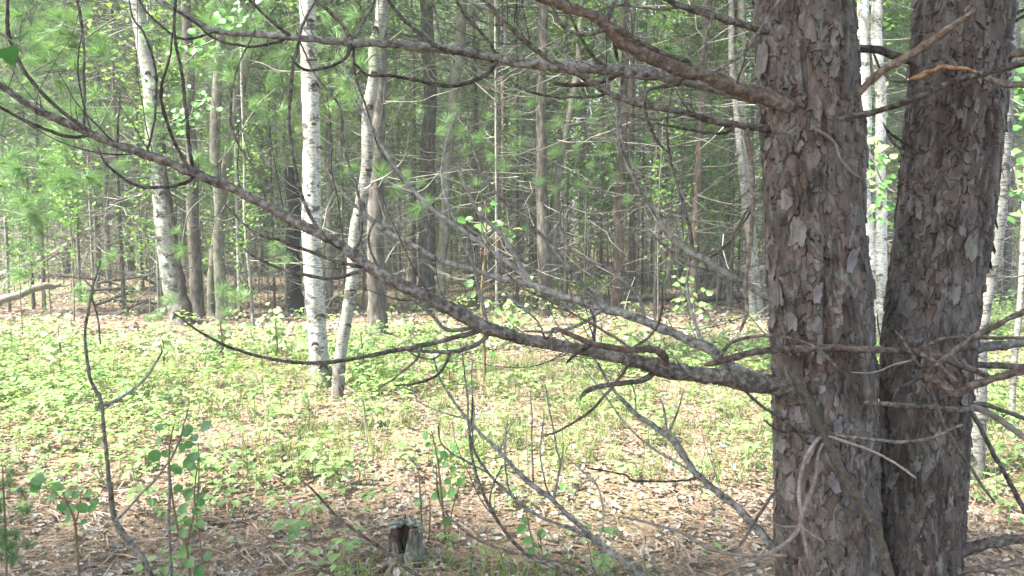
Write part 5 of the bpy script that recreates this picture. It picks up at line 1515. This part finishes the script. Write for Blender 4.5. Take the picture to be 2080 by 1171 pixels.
for k, (a, b, c, d) in enumerate(((560, 665, 'left of the bright birch foot', 9), (640, 690, 'in front of the bright birch', 10), (735, 700, 'right of the leaning birch', 11), (910, 720, 'under the long limb', 12), (1040, 640, 'in front of the central dark pine', 13),
                                  (1290, 700, 'between the limbs at centre right', 14), (1400, 600, 'left of the big left trunk', 15), (330, 690, 'at the foot of the pale aspen', 16), (120, 690, 'at the left edge of the clearing', 17), (450, 680, 'below the mossy grey trunks', 18))):
    Y = groundY(b + 70)
    sapling('leafy_seedling', 'knee-high leafy seedling ' + c, 'seedling', Y, [[(a, b + 72, 2.5), (a + 3, b + 30, 2), (a - 3, b - 25, 1.4)]], cluster(a, b + 5, 20, 26, 34, 6.5, d), OL, group='taller seedlings in the clearing')

# bare sapling at left, reaching up from below the frame
def dead_sapling():
    Y = 2.3; base = W(400, 1520, groundY(1520)); base[2] = ghf(base[0], base[1])
    root = empty('dead_sapling', tuple(base), 'bare grey forked sapling bending up at the lower left', 'sapling')
    global PSAP
    T = make_limb(root, base, [(400, 1560, 13), (355, 1290, 12), (307, 1171, 10), (290, 1136, 9.5), (260, 1099, 9), (236, 1061, 9), (225, 1003, 6.5), (219, 949, 6), (213, 884, 5.5), (207, 822, 5.5), (191, 785, 5), (184, 766, 5), (174, 687, 4.5), (178, 636, 4.5), (188, 585, 4), (205, 530, 2)], 2.2, 2.4, 'limb_grey', name='stem', label=None)
    for pts, dy in (([(239, 1058, 6), (273, 1020, 4.5), (325, 962, 4), (362, 901, 3.5), (381, 829, 2.5)], -.1), ([(209, 826, 5), (246, 809, 4), (294, 771, 3.5), (318, 735, 3), (328, 715, 2.5), (325, 701, 2)], .1),
                    ([(234, 1058, 4), (215, 1052, 3), (202, 1048, 2)], .02), ([(186, 600, 3), (196, 640, 2.5), (205, 700, 2.5)], .05), ([(184, 585, 3), (165, 560, 2.5), (160, 530, 1.8)], -.03)):
        t = twig(T, pts, dy); t.o.name = 'branch'


dead_sapling()
sapling('bare_stem', 'thin pale bare stem rising beside the round-leaved sapling', 'stem', 2.75, [[(352, 1290, 4), (348, 1171, 3.5), (343, 1060, 3), (345, 1000, 3), (342, 949, 2.5)]], [], RL, 'limb_grey')
sapling('bare_stem', 'thin bare stem in the clearing left of the leaning birch foot', 'stem', 5.2, [[(750, 935, 2), (742, 860, 2), (736, 815, 1.6), (705, 785, 1.2)]], [], RL, 'twig')
sapling('bare_stem', 'short broken stem standing right of the low limb', 'stem', 4.3, [[(1366, 1045, 5), (1366, 1010, 5), (1370, 978, 4.5)]], [], RL, 'limb')

# pine boughs with big needle tufts
def ring(cx, cy, sx, sy, n, r, seed):
    return cluster(cx, cy, sx, sy, n, r, seed)


BG = [([(420, 395, 2.5), (385, 430, 2.2), (374, 470, 2), (371, 500, 1.6)], 6.6, [(371, 508, 33), (360, 470, 20)], 'bright needle tuft hanging before the pale leaning aspen'),
      ([(300, 640, 2.5), (330, 625, 2), (345, 612, 1.6)], 7.0, [(347, 612, 32), (325, 640, 24), (300, 650, 22)], 'needle tuft at the foot of the pale aspen'),
      ([(520, 640, 2.5), (480, 615, 2), (445, 590, 1.6)], 7.6, [(452, 592, 34), (478, 610, 34), (460, 635, 30), (500, 600, 26)], 'needle tufts right of the mossy grey trunks'),
      ([(200, 560, 2.5), (185, 600, 2), (165, 600, 1.6)], 6.0, [(158, 588, 30), (180, 610, 30), (205, 540, 24), (230, 520, 26)], 'needle tufts above the pale fallen log'),
      ([(560, 180, 3), (520, 220, 2.5), (470, 300, 2), (430, 345, 1.6)], 7.2, [(432, 340, 38), (400, 320, 32), (515, 215, 34), (545, 235, 34), (575, 225, 36), (470, 300, 30)], 'spray of fine needles left of the bright birch'),
      ([(640, 520, 2.5), (590, 505, 2), (560, 490, 1.6)], 8.0, [(562, 500, 30), (585, 530, 26), (560, 540, 24)], 'needle tufts left of the bright birch beside the snag'),
      ([(820, 60, 3), (760, 110, 2.5), (715, 160, 2)], 5.8, [(700, 165, 42), (715, 200, 40), (735, 130, 40), (690, 120, 36), (760, 90, 34), (670, 215, 30)], 'dark green needle spray between the two birches'),
      ([(900, 340, 3), (850, 390, 2.5), (780, 365, 2), (740, 330, 1.6)], 7.0, [(775, 350, 36), (800, 385, 34), (845, 425, 36), (870, 410, 32), (745, 330, 30), (710, 340, 28), (820, 360, 28)], 'pale needle tufts right of the leaning birch'),
      ([(640, 20, 2.5), (680, 60, 2)], 6.5, [(690, 60, 38), (660, 30, 34), (720, 30, 34), (655, 95, 30)], 'needle tufts at the top beside the bright birch'),
      ([(260, 20, 3), (200, 60, 2.6), (130, 110, 2.2), (60, 150, 1.6)], 5.0, cluster(140, 90, 90, 45, 26, 34, 31), 'hazy bluish pine bough filling the top left'),
      ([(-60, 330, 3), (20, 340, 2.5), (90, 345, 2), (150, 370, 1.6)], 4.6, cluster(60, 350, 50, 28, 16, 38, 32), 'soft blue-green pine bough at the left edge'),
      ([(-60, 420, 3), (20, 430, 2.5), (80, 450, 2)], 6.2, cluster(40, 470, 45, 45, 14, 34, 33), 'soft pine bough low at the left edge'),
      ([(470, -40, 3), (430, 60, 2.6), (380, 130, 2)], 7.8, cluster(430, 90, 70, 60, 22, 34, 34), 'pine bough behind the upper limb at left'),
      ([(230, 200, 3), (200, 260, 2.4), (160, 300, 2)], 7.6, cluster(200, 270, 60, 45, 20, 32, 35), 'pine bough between the far-left trunk and the pale aspen'),
      ([(600, 100, 3), (560, 60, 2.4), (520, 20, 2)], 8.2, cluster(560, 110, 50, 60, 18, 32, 36), 'pine bough left of the bright birch top'),
      ([(980, 330, 3), (960, 280, 2.4), (930, 240, 2)], 11.5, cluster(980, 290, 70, 55, 26, 26, 37), 'hazy dull green pine bough at the centre'),
      ([(1230, 400, 3), (1240, 380, 2.4), (1260, 370, 2)], 12, cluster(1200, 330, 60, 60, 16, 24, 38), 'dull pine bough right of the central dark pine')]
for pts, Y, t, lab in BG: bough(pts, Y, t, lab)


def seedling_pine(label, px, py0, py1, tufts, Y, m='needle_soft'):
    X = float(W(px, py0, Y)[0]); base = np.array((X, Y, ghf(X, Y)))
    root = empty('pine_seedling', tuple(base), label, 'pine seedling')
    w1 = W(px, py1, Y)
    mb = MB(); tube(mb, crspline([(*base, .005), (*((base + w1) / 2 + (.01, 0, 0)), .004), (*w1, .002)], .03), 6, .2, .5)
    part('stem', mb.mesh('stem', M['stem_green'], True, off=base), root)
    for a, b, r in tufts:
        o = part('needle_tuft', TUFT[rnd.randrange(4)], root); o.location = W(a, b, Y + rnd.uniform(-.05, .05)) - base
        s_ = rad_at(r, Y) / .13; o.scale = (s_ * .8, s_ * .8, s_); o.rotation_euler = (1.2 + rnd.uniform(-.5, .5), 0, rnd.random() * 6.28)


seedling_pine('small pine seedling just left of the leaning birch foot', 625, 905, 800, [(622, 805, 22), (625, 825, 24), (618, 845, 20)], 5.4)
seedling_pine('yellow-tipped pine seedling near the left edge of the clearing', 22, 760, 655, [(22, 660, 14), (23, 690, 18), (24, 715, 20), (20, 735, 20)], 7.8)
seedling_pine('fuzzy pine seedling in the bottom left corner', 5, 1250, 950, cluster(12, 1010, 26, 40, 12, 34, 51) + cluster(15, 1100, 30, 40, 16, 40, 52), 2.7)

# ------------------------------------------------------------------ every background thing gets a label of its own
MARKS = [(-400, 'the left edge'), (53, 'the leftmost dark pine'), (133, 'the far-left whitish trunk'), (250, 'the dark leaning pine'), (335, 'the pale leaning aspen'), (440, 'the mossy grey trunks'), (600, 'the charred snag'),
         (640, 'the bright birch'), (735, 'the leaning birch'), (868, 'the rough flaky pine'), (1100, 'the central dark pine'), (1262, 'the slim reddish pine'), (1520, 'the pair of aspens'), (1650, 'the big left trunk'), (1910, 'the big right trunk'), (2080, 'the right edge'), (9999, 'the right edge')]
SHORT = {'pines crowding the background': 'grey-brown background pine', 'reddish pines in the background': 'reddish background pine', 'white birches in the background': 'white background birch',
         'pale aspens in the background': 'pale background aspen', 'grey-green trees in the background': 'slim grey-green tree', 'leafy saplings in the undergrowth': 'leafy undergrowth sapling'}
ORD = ['nearest', 'second', 'third', 'fourth', 'fifth', 'sixth', 'seventh', 'eighth', 'ninth', 'tenth', 'eleventh', 'twelfth', 'thirteenth', 'fourteenth', 'fifteenth', 'sixteenth', 'seventeenth', 'eighteenth', 'nineteenth', 'twentieth', 'twenty-first', 'twenty-second', 'twenty-third', 'twenty-fourth', 'twenty-fifth', 'twenty-sixth', 'twenty-seventh', 'twenty-eighth', 'twenty-ninth', 'thirtieth']
buckets = {}
for o in COL.objects:
    if o.parent is None and o.get('group') in SHORT:
        u = CX + F_PX * o.location.x / o.location.y
        k = max(i for i, (a, b) in enumerate(MARKS) if a <= max(u, -399)); k = min(k, len(MARKS) - 3)
        buckets.setdefault((o['group'], k), []).append(o)
for (gname, k), L in buckets.items():
    L.sort(key=lambda o: o.location.y)
    for i, o in enumerate(L):
        o['label'] = '%s between %s and %s, %s' % (SHORT[gname], MARKS[k][1], MARKS[k + 1][1], (ORD[i] + ' nearest' if i else 'nearest') if i < len(ORD) else 'farthest ones')
for o in COL.objects:
    if o.parent is None and o.get('label'): o['label'] = ' '.join(o['label'].split()[:16])
